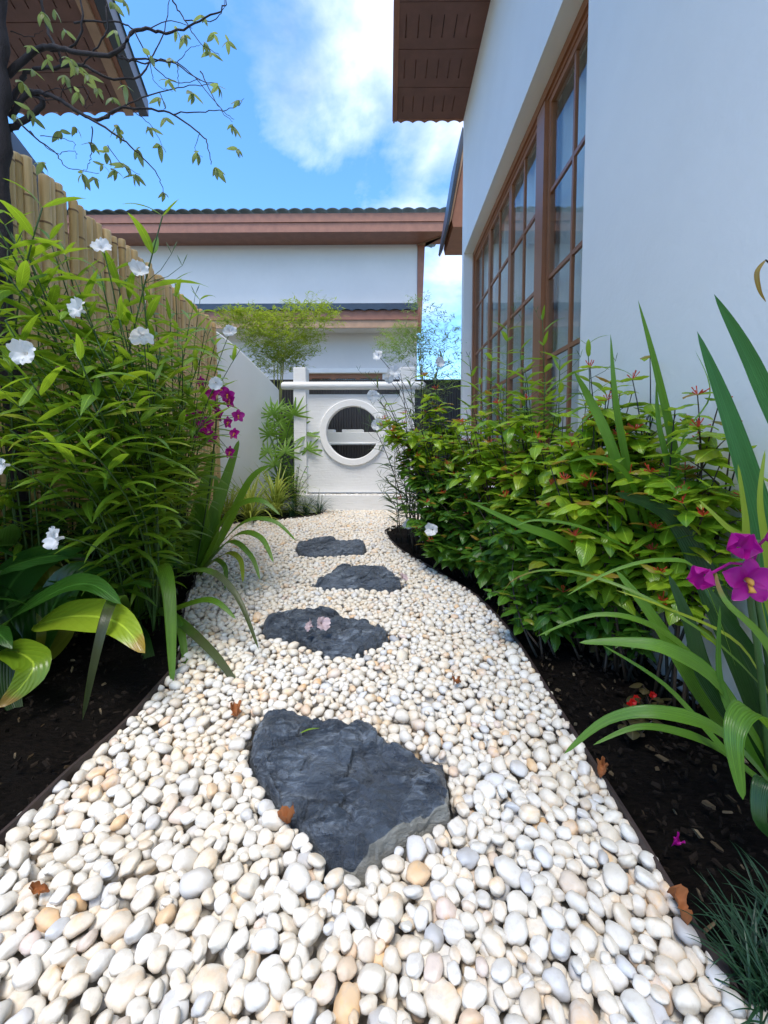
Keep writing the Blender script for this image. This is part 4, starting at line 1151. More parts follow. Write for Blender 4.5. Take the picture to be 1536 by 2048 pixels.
for i, (px, py, Y) in enumerate(((-30, 600, 1.2), (5, 690, 1.2), (40, 780, 1.22), (-10, 840, 1.2), (70, 850, 1.25), (30, 900, 1.2), (-60, 760, 1.15), (110, 770, 1.3), (15, 500, 1.3), (75, 620, 1.35))):
    tp = P(px, py, Y); tp.x = max(tp.x, fence_x(Y)+.10)
    ruellia((fence_x(Y+.1)+random.uniform(.10, .2), Y+.12, -.01), tp, 'narrow leaved stem crowding the fence behind the broad dark leaves at far left', grpL, nodes=12, sc=random.uniform(.8, 1.0), start=.15, twigs=1)
# individually placed blossoms of the clump
LB = ('white blossom nearest the left edge at mid fence height', 'white blossom highest against the bamboo poles', 'white blossom just below the far roof fascia', 'white blossom left of the tallest stem', 'white blossom above the purple orchid sprays', 'white blossom in front of the far end of the bamboo fence', 'pale drooping blossom hanging from the tallest stem', 'white blossom low in the dark leaves', 'small white blossom at the left edge low in the clump')
for li, (px, py, Y, d) in enumerate(((60, 712, .98, (0.2, -1, .2)), (208, 505, 1.2, (.2, -1, .5)), (282, 545, 1.3, (.3, -1, .1)), (170, 625, 1.1, (-.3, -1, .3)), (432, 765, 1.5, (.3, -1, -.3)), (460, 665, 1.9, (.3, -1, .1)), (285, 665, 1.2, (.3, -.8, -.8)), (128, 1075, 1.0, (-.5, -1, 0)), (20, 930, .95, (-.5, -1, 0)))):
    p = P(px, py, Y); yb = max(p.y+.2, 1.45); xb = max(fence_x(yb)+.06, min(p.x*1.05, lx(yb)-.08)); t = thing('flower_stem', (xb, yb, 0), LB[li], 'plant', 'white blossoms in the left clump')
    q = Vector((xb, yb, 0)); MB().tube(bez(q, Vector((xb*.6+p.x*.4, yb*.7+p.y*.3, p.z*0.75)), p, 10), 0.0018, 5).build('stem', M['stem_green'], t, smooth=True)
    trumpet(t, p, Vector(d), M['white_petal'], 0.024*random.uniform(.8, 1.1))

# undergrowth at the foot of the left clump
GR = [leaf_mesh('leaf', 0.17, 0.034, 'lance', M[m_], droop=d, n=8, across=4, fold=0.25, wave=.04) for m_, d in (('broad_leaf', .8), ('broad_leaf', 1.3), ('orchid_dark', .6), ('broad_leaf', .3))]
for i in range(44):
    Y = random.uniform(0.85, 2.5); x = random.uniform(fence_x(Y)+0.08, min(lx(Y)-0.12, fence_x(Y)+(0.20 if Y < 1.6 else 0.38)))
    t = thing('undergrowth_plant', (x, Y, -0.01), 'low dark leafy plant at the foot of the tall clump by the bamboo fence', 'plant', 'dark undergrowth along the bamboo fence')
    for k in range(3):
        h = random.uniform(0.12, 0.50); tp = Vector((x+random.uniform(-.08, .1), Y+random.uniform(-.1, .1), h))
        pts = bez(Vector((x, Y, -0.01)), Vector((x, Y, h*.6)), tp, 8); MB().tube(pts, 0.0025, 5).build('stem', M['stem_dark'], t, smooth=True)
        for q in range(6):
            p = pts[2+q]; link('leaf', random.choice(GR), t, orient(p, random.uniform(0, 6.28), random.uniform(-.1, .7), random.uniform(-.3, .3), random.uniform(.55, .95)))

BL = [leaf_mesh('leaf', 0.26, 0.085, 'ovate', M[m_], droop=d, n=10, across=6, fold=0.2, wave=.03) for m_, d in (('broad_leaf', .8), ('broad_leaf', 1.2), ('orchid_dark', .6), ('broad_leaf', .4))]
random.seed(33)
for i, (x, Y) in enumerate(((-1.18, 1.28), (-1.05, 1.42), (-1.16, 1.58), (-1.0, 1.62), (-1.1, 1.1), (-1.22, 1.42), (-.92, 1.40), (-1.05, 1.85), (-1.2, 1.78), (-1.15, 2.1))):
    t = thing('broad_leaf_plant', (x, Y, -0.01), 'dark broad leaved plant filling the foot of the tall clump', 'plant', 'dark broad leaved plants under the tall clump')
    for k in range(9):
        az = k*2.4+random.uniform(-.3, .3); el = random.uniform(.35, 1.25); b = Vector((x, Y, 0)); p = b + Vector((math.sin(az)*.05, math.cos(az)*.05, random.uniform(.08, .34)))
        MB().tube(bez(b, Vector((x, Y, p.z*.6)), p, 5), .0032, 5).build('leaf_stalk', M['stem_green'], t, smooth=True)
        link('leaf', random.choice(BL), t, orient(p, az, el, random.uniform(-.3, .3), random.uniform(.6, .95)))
# ---------------------------------------------------------------- left pleated-leaf orchids
b0 = G(388, 1150, 0)
tO = thing('ground_orchid', (b0.x, b0.y, 0), 'ground orchid with upright pleated leaves and purple blossoms beside the bamboo fence', 'plant')
Y = b0.y
for pts, w, m_, fc in (
    ([(360, 1145, Y), (345, 1060, Y-.05), (330, 982, Y-.1)], 36, 'orchid_leaf', .8),
    ([(385, 1140, Y), (400, 1060, Y), (397, 985, Y-.05)], 42, 'orchid_leaf', .8),
    ([(372, 1145, Y), (400, 1020, Y), (428, 898, Y)], 46, 'orchid_leaf', .8),
    ([(390, 1145, Y), (435, 1010, Y), (478, 880, Y+.1)], 36, 'orchid_leaf', .8),
    ([(395, 1145, Y), (430, 1050, Y), (432, 950, Y+.1)], 30, 'orchid_leaf', .6),
    ([(400, 1145, Y), (470, 1072, Y-.1), (520, 1075, Y-.2), (547, 1125, Y-.3)], 24, 'orchid_leaf', .4),
    ([(395, 1145, Y), (480, 1050, Y-.1), (545, 1042, Y-.15), (592, 1082, Y-.2)], 20, 'orchid_leaf', .4),
    ([(395, 1150, Y), (450, 1108, Y-.1), (480, 1120, Y-.2), (486, 1165, Y-.3)], 20, 'yellow_leaf', .4),
    ([(380, 1150, Y), (330, 1080, Y), (290, 1000, Y)], 32, 'orchid_leaf', .8),
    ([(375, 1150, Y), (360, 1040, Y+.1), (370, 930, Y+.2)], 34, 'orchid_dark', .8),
    ([(400, 1150, Y), (450, 1060, Y+.1), (500, 960, Y+.1), (540, 930, Y+.1)], 24, 'orchid_leaf', .6),
    ([(400, 1152, Y), (425, 1120, Y-.1), (450, 1135, Y-.2), (450, 1180, Y-.25)], 18, 'orchid_leaf', .4),
    ([(350, 1150, Y), (310, 1100, Y), (285, 1035, Y)], 26, 'orchid_leaf', .7),
    ([(392, 1145, Y), (455, 1030, Y-.05), (515, 1000, Y-.1), (560, 1030, Y-.15)], 22, 'orchid_leaf', .5),
    ([(385, 1148, Y), (365, 1080, Y-.1), (300, 1060, Y-.15), (255, 1110, Y-.2)], 26, 'orchid_leaf', .5),
    ([(395, 1150, Y), (455, 1085, Y-.12), (500, 1110, Y-.22), (520, 1160, Y-.3)], 20, 'orchid_leaf', .4)):
    hero(tO, pts, w, M[m_], face=fc)
stalk = thru([Vector((b0.x, b0.y, 0)), P(415, 1000, Y-.05), P(432, 850, Y-.1), P(430, 790, Y-.1)], 14)
MB().tube(stalk, 0.004, 6).build('flower_stalk', M['stem_green'], tO, smooth=True)
random.seed(4)
for (px, py) in ((405, 765), (425, 790), (445, 780), (462, 800), (395, 830), (412, 850), (440, 830), (458, 845), (476, 832), (400, 868), (425, 875), (470, 868), (455, 790), (430, 815), (462, 905), (388, 835)):
    p = P(px, py, Y-.1+random.uniform(-.04, .04)); orchid_flower(tO, p, Vector((random.uniform(-.8, .8), -1, random.uniform(-.4, .4))), 0.036*random.uniform(.8, 1.1))
    m = MB(); m.tube([P(432, min(py+10, 870), Y-.1), p], 0.0013, 4); m.build('flower_stalk', M['stem_green'], tO)

b0 = G(262, 1245, 0)
tO = thing('ground_orchid', (b0.x, b0.y, 0), 'ground orchid with long pleated leaves drooping over the left edge of the pebbles', 'plant')
Y = b0.y
for pts, w, m_, fc, pr in (
    ([(262, 1238, Y), (240, 1192, Y-.35), (208, 1245, Y-.54), (165, 1440, Y-.56)], 36, 'dark_tip', .5, 'strap'),
    ([(270, 1235, Y), (305, 1140, Y-.1), (335, 1165, Y-.25), (345, 1375, Y-.40)], 50, 'orchid_leaf', .5, 'strap'),
    ([(275, 1238, Y), (348, 1158, Y-.05), (415, 1142, Y-.15), (472, 1190, Y-.25), (518, 1300, Y-.34)], 26, 'dark_tip', .3, 'strap'),
    ([(275, 1240, Y), (325, 1222, Y-.1), (425, 1305, Y-.3), (492, 1402, Y-.42)], 32, 'dark_tip', .4, 'strap'),
    ([(275, 1240, Y), (345, 1232, Y-.15), (368, 1300, Y-.25), (370, 1395, Y-.33)], 24, 'orchid_leaf', .4, 'strap'),
    ([(275, 1240, Y), (340, 1222, Y-.1), (420, 1200, Y-.15), (472, 1238, Y-.2)], 27, 'orchid_leaf', .5, 'strap'),
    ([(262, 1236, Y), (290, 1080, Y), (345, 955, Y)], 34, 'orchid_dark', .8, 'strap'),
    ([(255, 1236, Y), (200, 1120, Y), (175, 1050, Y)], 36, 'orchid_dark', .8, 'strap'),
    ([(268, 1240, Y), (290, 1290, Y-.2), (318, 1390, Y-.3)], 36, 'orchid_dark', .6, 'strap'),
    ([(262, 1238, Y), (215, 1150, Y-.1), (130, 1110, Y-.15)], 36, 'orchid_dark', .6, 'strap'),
    ([(268, 1240, Y), (330, 1150, Y+.05), (350, 1060, Y+.1)], 30, 'orchid_leaf', .8, 'strap')):
    hero(tO, pts, w, M[m_], prof=pr, face=fc)

b0 = G(85, 1330, 0)
tB = thing('broad_leaf_plant', (b0.x, b0.y, 0), 'broad leaved plant with dark and lime green leaves at the left edge of the picture', 'plant')
Y = b0.y
for pts, w, m_, fc in (
    ([(85, 1325, Y), (5, 1262, Y-.05), (100, 1190, Y-.1), (178, 1168, Y-.15), (242, 1208, Y-.2)], 62, 'broad_leaf', .55),
    ([(80, 1325, Y), (10, 1210, Y), (70, 1120, Y), (170, 1094, Y)], 78, 'broad_leaf', .6),
    ([(70, 1310, Y), (95, 1240, Y), (150, 1150, Y+.05), (220, 1150, Y+.1)], 70, 'broad_leaf', .6),
    ([(70, 1250, Y-.06), (150, 1232, Y-.13), (235, 1245, Y-.2), (290, 1306, Y-.26)], 78, 'lime_leaf', .75),
    ([(-45, 1330, Y-.1), (10, 1300, Y-.14), (66, 1325, Y-.2), (45, 1370, Y-.24), (-5, 1415, Y-.28)], 66, 'lime_leaf', .7),
    ([(80, 1325, Y), (-40, 1180, Y+.05), (-60, 1100, Y+.1), (10, 1030, Y+.1)], 70, 'broad_leaf', .7),
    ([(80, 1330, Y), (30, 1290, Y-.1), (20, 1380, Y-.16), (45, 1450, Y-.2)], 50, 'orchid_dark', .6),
    ([(85, 1325, Y), (115, 1240, Y+.02), (90, 1130, Y+.1), (40, 1060, Y+.15)], 62, 'broad_leaf', .8)):
    hero(tB, pts, w, M[m_], prof='ovate', pleat=0.0, across=6, face=fc, fold=0.22, wave=0.035)

# ---------------------------------------------------------------- tree at top left
def tree():
    base = Vector((-1.20, 1.40, 0)); Yt = 1.38
    t = thing('tree', base, 'small dark trunked tree at the left edge spreading thin leafy branches over the fence', 'tree')
    trunk = thru([base, P(15, 700, Yt), P(2, 420, Yt), P(2, 260, Yt), P(2, 130, Yt), P(-2, 0, Yt), P(10, -160, Yt)], 26)
    n = len(trunk); b = MB()
    b.tube([p + Vector((0.004*math.sin(i*2.3), .004*math.cos(i*1.7), 0)) for i, p in enumerate(trunk)], [0.030-0.014*i/n+0.004*math.sin(i*1.9) for i in range(n)], 14)
    tk = b.build('trunk', M['bark'], t, smooth=True)
    br = [([(18, 260), (60, 232), (85, 205), (70, 190), (40, 180)], .016, .010),
          ([(15, 150), (70, 100), (110, 95), (150, 105), (230, 108), (268, 62), (310, 62), (345, 65), (400, 42), (447, 15), (450, 0)], .017, .0018),
          ([(228, 108), (250, 120), (300, 118), (350, 128), (400, 160), (437, 168)], .006, .0014),
          ([(18, 215), (45, 160), (60, 140), (120, 133), (165, 130), (215, 155), (275, 153), (300, 120), (328, 60), (342, -10)], .014, .0015),
          ([(20, 235), (55, 188), (90, 187), (125, 202), (165, 228), (200, 240), (235, 218), (280, 218), (340, 226), (400, 268), (415, 290), (422, 328)], .014, .0016),
          ([(168, 230), (220, 262), (270, 300), (315, 350), (328, 392)], .006, .0012),
          ([(345, 228), (410, 223), (460, 218), (488, 198)], .0035, .0010),
          ([(200, 237), (260, 206), (330, 180), (400, 170), (432, 172)], .005, .0010),
          ([(30, 240), (80, 282), (110, 305), (135, 335), (200, 347)], .005, .0010),
          ([(185, 255), (182, 300), (178, 330), (165, 343)], .0028, .0009),
          ([(80, -10), (95, 60), (118, 105), (122, 130)], .006, .006),
          ([(210, -10), (214, 55), (190, 100), (165, 130)], .004, .003),
          ([(345, 0), (370, 40), (400, 85), (440, 112)], .004, .0010),
          ([(370, 40), (420, 42), (445, 22), (450, -5)], .003, .0012),
          ([(400, 140), (435, 210), (465, 245)], .003, .0009),
          ([(270, 65), (310, 135), (355, 165), (400, 160)], .003, .0012),
          ([(145, 42), (240, 45), (280, 62), (345, 42), (385, 55)], .005, .0012),
          ([(225, 105), (250, 117), (290, 125), (345, 122), (390, 155), (440, 215), (468, 240)], .005, .0011),
          ([(240, 165), (262, 215), (305, 255), (325, 295)], .0026, .0009),
          ([(80, 270), (145, 283), (148, 298)], .002, .0008), ([(60, 262), (78, 282), (112, 305), (150, 302), (152, 318)], .0028, .0008),
          ([(320, 185), (330, 215), (325, 222)], .002, .001), ([(355, 125), (357, 175)], .002, .001),
          ([(400, 265), (390, 300), (405, 315)], .0018, .0008), ([(215, 290), (245, 330), (280, 350)], .0022, .0008), ([(300, 125), (310, 165), (345, 182)], .002, .0008),
          ([(355, 125), (380, 98), (400, 90)], .002, .0008), ([(100, 100), (150, 90), (165, 40), (160, -10)], .006, .004), ([(20, 60), (60, 75), (85, 60)], .003, .001),
          ([(45, 190), (110, 200), (130, 170), (150, 150)], .003, .0012), ([(60, 190), (140, 175), (175, 180), (170, 215), (190, 205)], .0025, .001)]
    random.seed(9); k = 0
    for pts, r0, r1 in br:
        amp = 0.03 + 0.0005*(max(p[0] for p in pts)); ph = random.uniform(0, 6); k += 1
        x0 = min(p[0] for p in pts)
        w = [P(x, y, Yt + 0.10*math.sin(k*1.9)*((x-20)/400.0) + 0.05*math.sin(x*0.02+ph*0.15)) for x, y in pts]
        c = thru(w, 5*len(w)); n = len(c)
        c = [p + Vector((random.gauss(0, .0012), random.gauss(0, .002), random.gauss(0, .0012))) for p in c]
        MB().tube(c, [(r0+(r1-r0)*(i/(n-1))**0.7)*.66 for i in range(n)], 7).build('branch', M['bark'], t, smooth=True)
    cl = [(225, 5, 3), (250, 2, 3), (428, 68, 5), (455, 82, 4), (422, 105, 3), (335, 160, 4), (385, 185, 6), (437, 172, 6), (320, 195, 4), (330, 235, 3), (478, 200, 4), (465, 250, 6), (476, 298, 5), (430, 335, 6),
          (395, 305, 4), (320, 290, 6), (275, 298, 5), (240, 268, 5), (252, 330, 6), (272, 350, 6), (328, 385, 4), (190, 355, 4), (165, 347, 4), (85, 325, 5), (60, 220, 4), (66, 140, 4), (85, 25, 5), (108, 18, 3),
          (130, 150, 4), (152, 130, 5), (158, 185, 5), (195, 178, 5), (120, 262, 4), (150, 253, 4), (185, 285, 5), (212, 305, 5), (230, 340, 6), (300, 255, 4), (352, 60, 4), (225, 195, 4), (60, 92, 3), (370, 70, 5),
          (410, 85, 5), (95, 118, 4), (140, 118, 5), (250, 170, 3), (45, 165, 4), (30, 230, 4), (65, 235, 5), (300, 110, 2), (340, 115, 3), (230, 60, 3), (405, 30, 3), (130, 60, 3), (175, 150, 5), (235, 250, 4), (205, 330, 4)]
    for (x, y, n) in cl:
        p = P(x, y, Yt + random.uniform(-.10, .12)); a0 = random.uniform(0, 6.28)
        for q in range(n):
            link('leaf', random.choice(TL), t, orient(p, a0 + q*6.28/n + random.uniform(-.3, .3), random.uniform(-1.1, .15), random.uniform(-.6, .6), random.uniform(.45, .82)))
tree()

# ---------------------------------------------------------------- far left corner planting
def grass_tuft(name, base, n, L, W, mat, label, cat, group=None, spread=1.0, droop=1.6, stuff=False, seed=1):
    random.seed(seed); t = thing(name, base, label, cat, group)
    protos = [leaf_mesh('leaf', 1.0, W/L, 'blade', mat, droop=d, n=9, across=2, fold=0.3, side=s, power=1.3) for d, s in ((droop, .2), (droop*.7, -.2), (droop*1.25, .1), (droop*.4, 0), (droop, -.35))]
    if stuff:
        b = MB()
        for k in range(n):
            me = random.choice(protos); mt = orient(Vector(base)+Vector((random.gauss(0, .012), random.gauss(0, .012), 0)), random.uniform(0, 6.28), random.uniform(.35, 1.4), 0, L*random.uniform(.6, 1.1))
            b.add([mt @ v.co for v in me.vertices], [tuple(p.vertices) for p in me.polygons])
        o = b.build('leaves', mat, t, smooth=True); o['kind'] = 'stuff'
    else:
        for k in range(n):
            link('leaf', random.choice(protos), t, orient(Vector(base)+Vector((random.gauss(0, .012), random.gauss(0, .012), 0)), random.uniform(0, 6.28), R(90)-abs(random.gauss(0, .5*spread)), 0, L*random.uniform(.65, 1.15)))
    return t
vg = 'yellow striped grass tufts by the curved wall'
grass_tuft('striped_grass', G(500, 1040), 80, 0.50, 0.020, M['variegated'], 'yellow striped grass tuft nearest the bamboo fence end', 'plant', vg, 1.2, seed=3)
grass_tuft('striped_grass', G(552, 1028), 90, 0.52, 0.020, M['variegated'], 'larger yellow striped grass tuft under the fan palm', 'plant', vg, 1.2, seed=4)
grass_tuft('striped_grass', G(455, 1035), 50, 0.42, 0.018, M['variegated'], 'small yellow striped grass tuft half hidden by orchid leaves', 'plant', vg, 1.2, seed=5)
mg = 'dark mondo grass tufts beside the white screen'
for i, (x, y, lab) in enumerate(((585, 1032, 'dark green grass tuft left of the screen plinth'), (612, 1030, 'dark green grass tuft touching the screen plinth'), (638, 1026, 'small dark grass tuft spilling onto the pebbles by the screen'))):
    grass_tuft('mondo_grass', G(x, y), 60, 0.24, 0.006, M['mondo'], lab, 'plant', mg, 1.3, seed=30+i)

def fan_palm():
    base = G(562, 1018); base.z = 0
    t = thing('fan_palm', base, 'fan palm with bright splayed leaves between the curved wall and the white screen', 'plant'); random.seed(5)
    seg = [leaf_mesh('leaflet', 0.21, 0.022, 'blade', M['palm'], droop=d, n=6, fold=0.4) for d in (.25, .5, .8)]
    Yb = base.y
    for (px, py, az) in ((545, 830, 0), (588, 830, 0), (575, 870, 0), (535, 905, 0), (615, 900, 0), (560, 960, 0), (590, 950, 0), (560, 850, 0), (600, 852, 1.2), (540, 870, -1.2), (570, 905, .4), (600, 912, 1.6), (528, 850, -2), (585, 880, 2.4), (550, 930, -.6), (555, 820, 3), (612, 870, .9)):
        c = P(px, py, Yb + random.uniform(-.12, .12)); MB().tube(bez(base, Vector((base.x, base.y, c.z*.7)), c, 8), 0.004, 6).build('stem', M['stem_green'], t, smooth=True)
        tilt = Matrix.Rotation(random.uniform(-.5, .5), 4, 'X') @ Matrix.Rotation(random.uniform(-.5, .5), 4, 'Y')
        n = 11; fan = link('frond', MB().tube([c, c+Vector((0, 0, .012))], .004, 5).mesh('frond', M['palm']), t)
        for k in range(n):
            a = -2.1 + 4.2*k/(n-1)
            mt = Matrix.Translation(c) @ tilt @ Matrix.Rotation(-R(90)*0+R(78), 4, 'X') @ Matrix.Rotation(a, 4, 'Z') @ Matrix.Scale(random.uniform(.8, 1.05), 4)
            o = link('leaflet', random.choice(seg), t, mt)
fan_palm()

def fine_bamboo(name, base, canes, crown, leafmat, label, group, seed, twigs=260, Lf=0.05):
    """bamboo clump: canes (list of top points) and a crown of fine leaves around the given ellipsoids"""
    random.seed(seed); t = thing(name, base, label, 'bamboo', group)
    for tp in canes:
        b1 = Vector(base)+Vector((random.uniform(-.06, .06), random.uniform(-.06, .06), 0)); c = bez(b1, Vector((b1.x, b1.y, tp.z*.7)), tp, 12)
        MB().tube(c, [0.009*(1-.6*i/12) for i in range(13)], 7).build('cane', M['cane'], t, smooth=True)
    b = MB(); tw = MB()
    tot = sum(c[4] for c in crown)
    for (c, rx_, ry_, rz_, wgt) in crown:
        for k in range(int(twigs*wgt/tot)):
            d = Vector((random.gauss(0, 1), random.gauss(0, 1), random.gauss(0, 1))).normalized()*random.random()**0.45
            p = c + Vector((d.x*rx_, d.y*ry_, d.z*rz_))
            out = Vector((d.x, d.y, d.z*.4+.25)).normalized(); Lt = random.uniform(.07, .16); e = p + out*Lt + Vector((0, 0, -.02))
            tw.tube([p, p.lerp(e, .5)+Vector((0, 0, .008)), e], 0.0010, 3, cap=False)
            for q in range(8):
                pp = p.lerp(e, (q+1)/8); az = random.uniform(0, 6.28); el = random.uniform(-.6, .5)
                f = Vector((math.sin(az)*math.cos(el), math.cos(az)*math.cos(el), math.sin(el))); s = f.cross(Vector((random.uniform(-.4, .4), random.uniform(-.4, .4), 1))).normalized()
                L_ = Lf*random.uniform(.6, 1.2); w = L_*.085
                b.add([pp, pp+f*L_*.4+s*w, pp+f*L_*.95, pp+f*L_*.4-s*w], [(0, 1, 2, 3)])
    o = b.build('foliage', leafmat, t); o['kind'] = 'stuff'
    o = tw.build('twigs', M['cane'], t); o['kind'] = 'stuff'
Yb = 4.75
fine_bamboo('bamboo_clump', Vector((P(562, 900, Yb).x, Yb, -.05)), [P(548, 640, Yb), P(565, 650, Yb+.1), P(572, 690, Yb-.1), P(580, 640, Yb), P(556, 690, Yb)],
            [(P(560, 678, Yb), .42, .35, .22, 3.2), (P(560, 715, Yb), .22, .2, .2, 1.5), (P(500, 640, Yb), .36, .3, .08, 1.5), (P(620, 632, Yb), .30, .3, .13, 1.3)],
            M['bamboo_leaf'], 'yellow green feathery bamboo clump left of the white screen', 'feathery bamboo clumps flanking the white screen', 31, twigs=1350, Lf=.065)
fine_bamboo('bamboo_clump', Vector((P(850, 900, 5.0).x, 5.0, -.05)), [P(842, 610, 5.0), P(846, 660, 5.05), P(838, 680, 4.95)],
            [(P(810, 690, 5.0), .30, .3, .20, 2.0), (P(845, 615, 5.0), .14, .15, .12, .25), (P(890, 690, 5.0), .22, .2, .35, .8), (P(870, 760, 5.0), .22, .2, .25, .6)],
            M['bamboo_green'], 'pale green feathery bamboo clump between the white screen and the tall house', 'feathery bamboo clumps flanking the white screen', 32, twigs=600, Lf=.06)

# small-leaved shrub below the fan palm
def small_shrub(base, n, rad, h, mat, label, seed, lf=0.035):
    random.seed(seed); t = thing('small_shrub', base, label, 'shrub')
    me = [leaf_mesh('leaf', lf*s, lf*.5*s, 'ovate', mat, droop=.8, n=5) for s in (1, .8, 1.2)]
    for k in range(n):
        a = random.uniform(0, 6.28); r = rad*random.random()**.6; tp = Vector(base)+Vector((math.cos(a)*r, math.sin(a)*r, h*random.uniform(.5, 1)))
        c = bez(Vector(base), Vector((base[0], base[1], tp.z*.6)), tp, 6); MB().tube(c, .0016, 4).build('stem', M['stem_dark'], t)
        for q in range(7):
            p = c[2].lerp(c[6], q/6); link('leaf', random.choice(me), t, orient(p, random.uniform(0, 6.28), random.uniform(-.3, .5), 0, 1))
small_shrub(tuple(G(592, 1026)), 26, .16, .50, M['orchid_leaf'], 'small leaved green shrub in front of the left screen post', 44)
small_shrub(tuple(G(560, 1015)), 22, .18, .42, M['broad_leaf'], 'dark small leaved shrub under the fan palm', 45, .04)

# ---------------------------------------------------------------- right side
def firebush(base, tips, label, seed, leafset, twl=3, sc=1.0, fl=0.25, red=True, xmax=0.775):
    random.seed(seed); t = thing('flowering_shrub', base, label, 'shrub', 'glossy orange flowered shrubs along the white house wall')
    base = Vector(base); count = 0
    for tp in tips:
        tp = Vector(tp); tp.x = min(tp.x, xmax-.01)
        b1 = base + Vector((random.uniform(-.05, .03), random.uniform(-.05, .05), 0))
        mid = Vector((b1.x+(tp.x-b1.x)*.55+random.gauss(0, .03), b1.y+(tp.y-b1.y)*.55+random.gauss(0, .04), tp.z*.55+.02)); c = bez(b1, mid, tp, 12)
        MB().tube(c, [0.0045*(1-.72*i/12) for i in range(13)], 6).build('branch', M['stem_red' if random.random() < .6 else 'stem_dark'], t, smooth=True)
        # side shoots
        ends = [(c, 12)]
        for q in range(twl):
            i = random.randint(5, 10); p0 = c[i]; a = random.uniform(0, 6.28); e = p0 + Vector((math.sin(a)*.10, math.cos(a)*.10, random.uniform(.02, .10)))*sc; e.x = min(e.x, xmax)
            cc = bez(p0, p0.lerp(e, .5)+Vector((0, 0, .015)), e, 6); MB().tube(cc, [0.0022*(1-.5*i_/6) for i_ in range(7)], 5).build('twig', M['stem_red'], t, smooth=True); ends.append((cc, 6))
        for cc, m_ in ends:
            a0 = random.uniform(0, 6.28); span = (1.0, .86, .72, .58, .46) if m_ == 12 else (1.0, .72, .42)
            for wi, f in enumerate(span):
                p = cc[min(m_, int(f*m_))]; a0 += 1.05
                for q in range(3):
                    if random.random() < .08: continue
                    az = a0+q*2.094+random.uniform(-.25, .25)
                    dx = math.sin(az)
                    if p.x + dx*0.09*sc > 0.80: continue
                    new = red and wi == 0 and random.random() < .15
                    el = random.uniform(.25, .75) if wi == 0 else random.uniform(-.25, .45)
                    s = sc*(0.62 if wi == 0 else random.uniform(.8, 1.15))
                    link('leaf', random.choice(FR if new else leafset), t, orient(p, az, el, random.uniform(-.35, .35), s)); count += 1
            if red and random.random() < fl:
                p = cc[m_]; m = MB()
                for q in range(9):
                    a = random.uniform(0, 6.28); el = random.uniform(.1, 1.3); d = Vector((math.sin(a)*math.cos(el), math.cos(a)*math.cos(el), math.sin(el)))
                    if p.x+d.x*.03 > .8: continue
                    L_ = random.uniform(.014, .030)*sc; m.tube([p, p+d*L_*.6, p+d*L_], [.0006, .0011, .0015], 5)
                if m.v: m.build('flower_cluster', M['fire_petal'], t)
    return count
random.seed(77)
def blob(cpx, cpy, Y, rx_, ry_, rz_, n, zmin=.1):
    c = P(cpx, cpy, Y); out = []
    while len(out) < n:
        d = Vector((random.gauss(0, 1), random.gauss(0, 1), random.gauss(0, 1))).normalized()*random.uniform(.55, 1)
        p = c + Vector((d.x*rx_, d.y*ry_, d.z*rz_))
        if p.z > zmin: out.append(p)
    return out
nl = 0
nl += firebush((0.42, 2.45, 0), blob(860, 850, 2.35, .27, .28, .31, 27), 'farthest orange flowered shrub, rounded, beside the curved bed edge', 51, FB, fl=.5)
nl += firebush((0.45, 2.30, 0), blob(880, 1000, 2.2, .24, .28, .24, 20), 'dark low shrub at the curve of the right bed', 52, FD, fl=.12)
nl += firebush((0.55, 1.95, 0), blob(1010, 850, 1.9, .26, .26, .23, 26), 'orange flowered shrub below the far half of the tall window', 53, FB, fl=.28)
nl += firebush((0.58, 1.60, 0), blob(1090, 880, 1.58, .26, .24, .20, 26), 'glossy shrub below the near end of the tall window', 54, FB, fl=.25)
nl += firebush((0.66, 1.38, 0), blob(1220, 860, 1.34, .26, .20, .16, 26), 'glossy shrub with reddish new leaves against the white wall', 55, FB, fl=.3)
nl += firebush((0.70, 1.18, 0), [P(1180, 735, 1.3), P(1300, 715, 1.25), P(1265, 760, 1.25), P(1390, 830, 1.15), P(1420, 850, 1.1), P(1350, 900, 1.1), P(1300, 960, 1.1), P(1180, 960, 1.15), P(1250, 1000, 1.1), P(1130, 960, 1.15), P(1380, 960, 1.05), P(1100, 930, 1.2), P(1215, 930, 1.1)],
               'nearest shrub with long shoots reaching up the white wall', 56, FB, fl=.5, sc=1.0)
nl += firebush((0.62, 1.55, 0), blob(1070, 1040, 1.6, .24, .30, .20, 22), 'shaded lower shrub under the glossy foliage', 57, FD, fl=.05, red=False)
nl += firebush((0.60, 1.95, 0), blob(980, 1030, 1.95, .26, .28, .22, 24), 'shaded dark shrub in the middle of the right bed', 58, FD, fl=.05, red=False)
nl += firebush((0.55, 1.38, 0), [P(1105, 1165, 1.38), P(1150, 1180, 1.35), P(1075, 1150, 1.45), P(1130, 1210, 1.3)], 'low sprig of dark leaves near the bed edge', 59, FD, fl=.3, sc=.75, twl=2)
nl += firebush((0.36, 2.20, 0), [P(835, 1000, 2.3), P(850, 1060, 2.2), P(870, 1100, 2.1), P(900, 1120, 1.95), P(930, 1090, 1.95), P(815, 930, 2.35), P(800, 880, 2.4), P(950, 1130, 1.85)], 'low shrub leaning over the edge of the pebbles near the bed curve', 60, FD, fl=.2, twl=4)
nl += firebush((0.72, 1.02, 0), [P(1395, 790, 1.0), P(1440, 800, .97), P(1465, 850, .96), P(1400, 880, 1.0), P(1350, 820, 1.05), P(1440, 930, .95), P(1370, 940, 1.0), P(1480, 900, .93), P(1330, 990, 1.02), P(1400, 1010, .98)], 'leafy shrub rising just behind the magenta orchid blossoms', 63, FB, fl=.45, twl=3, sc=.9, xmax=.79)
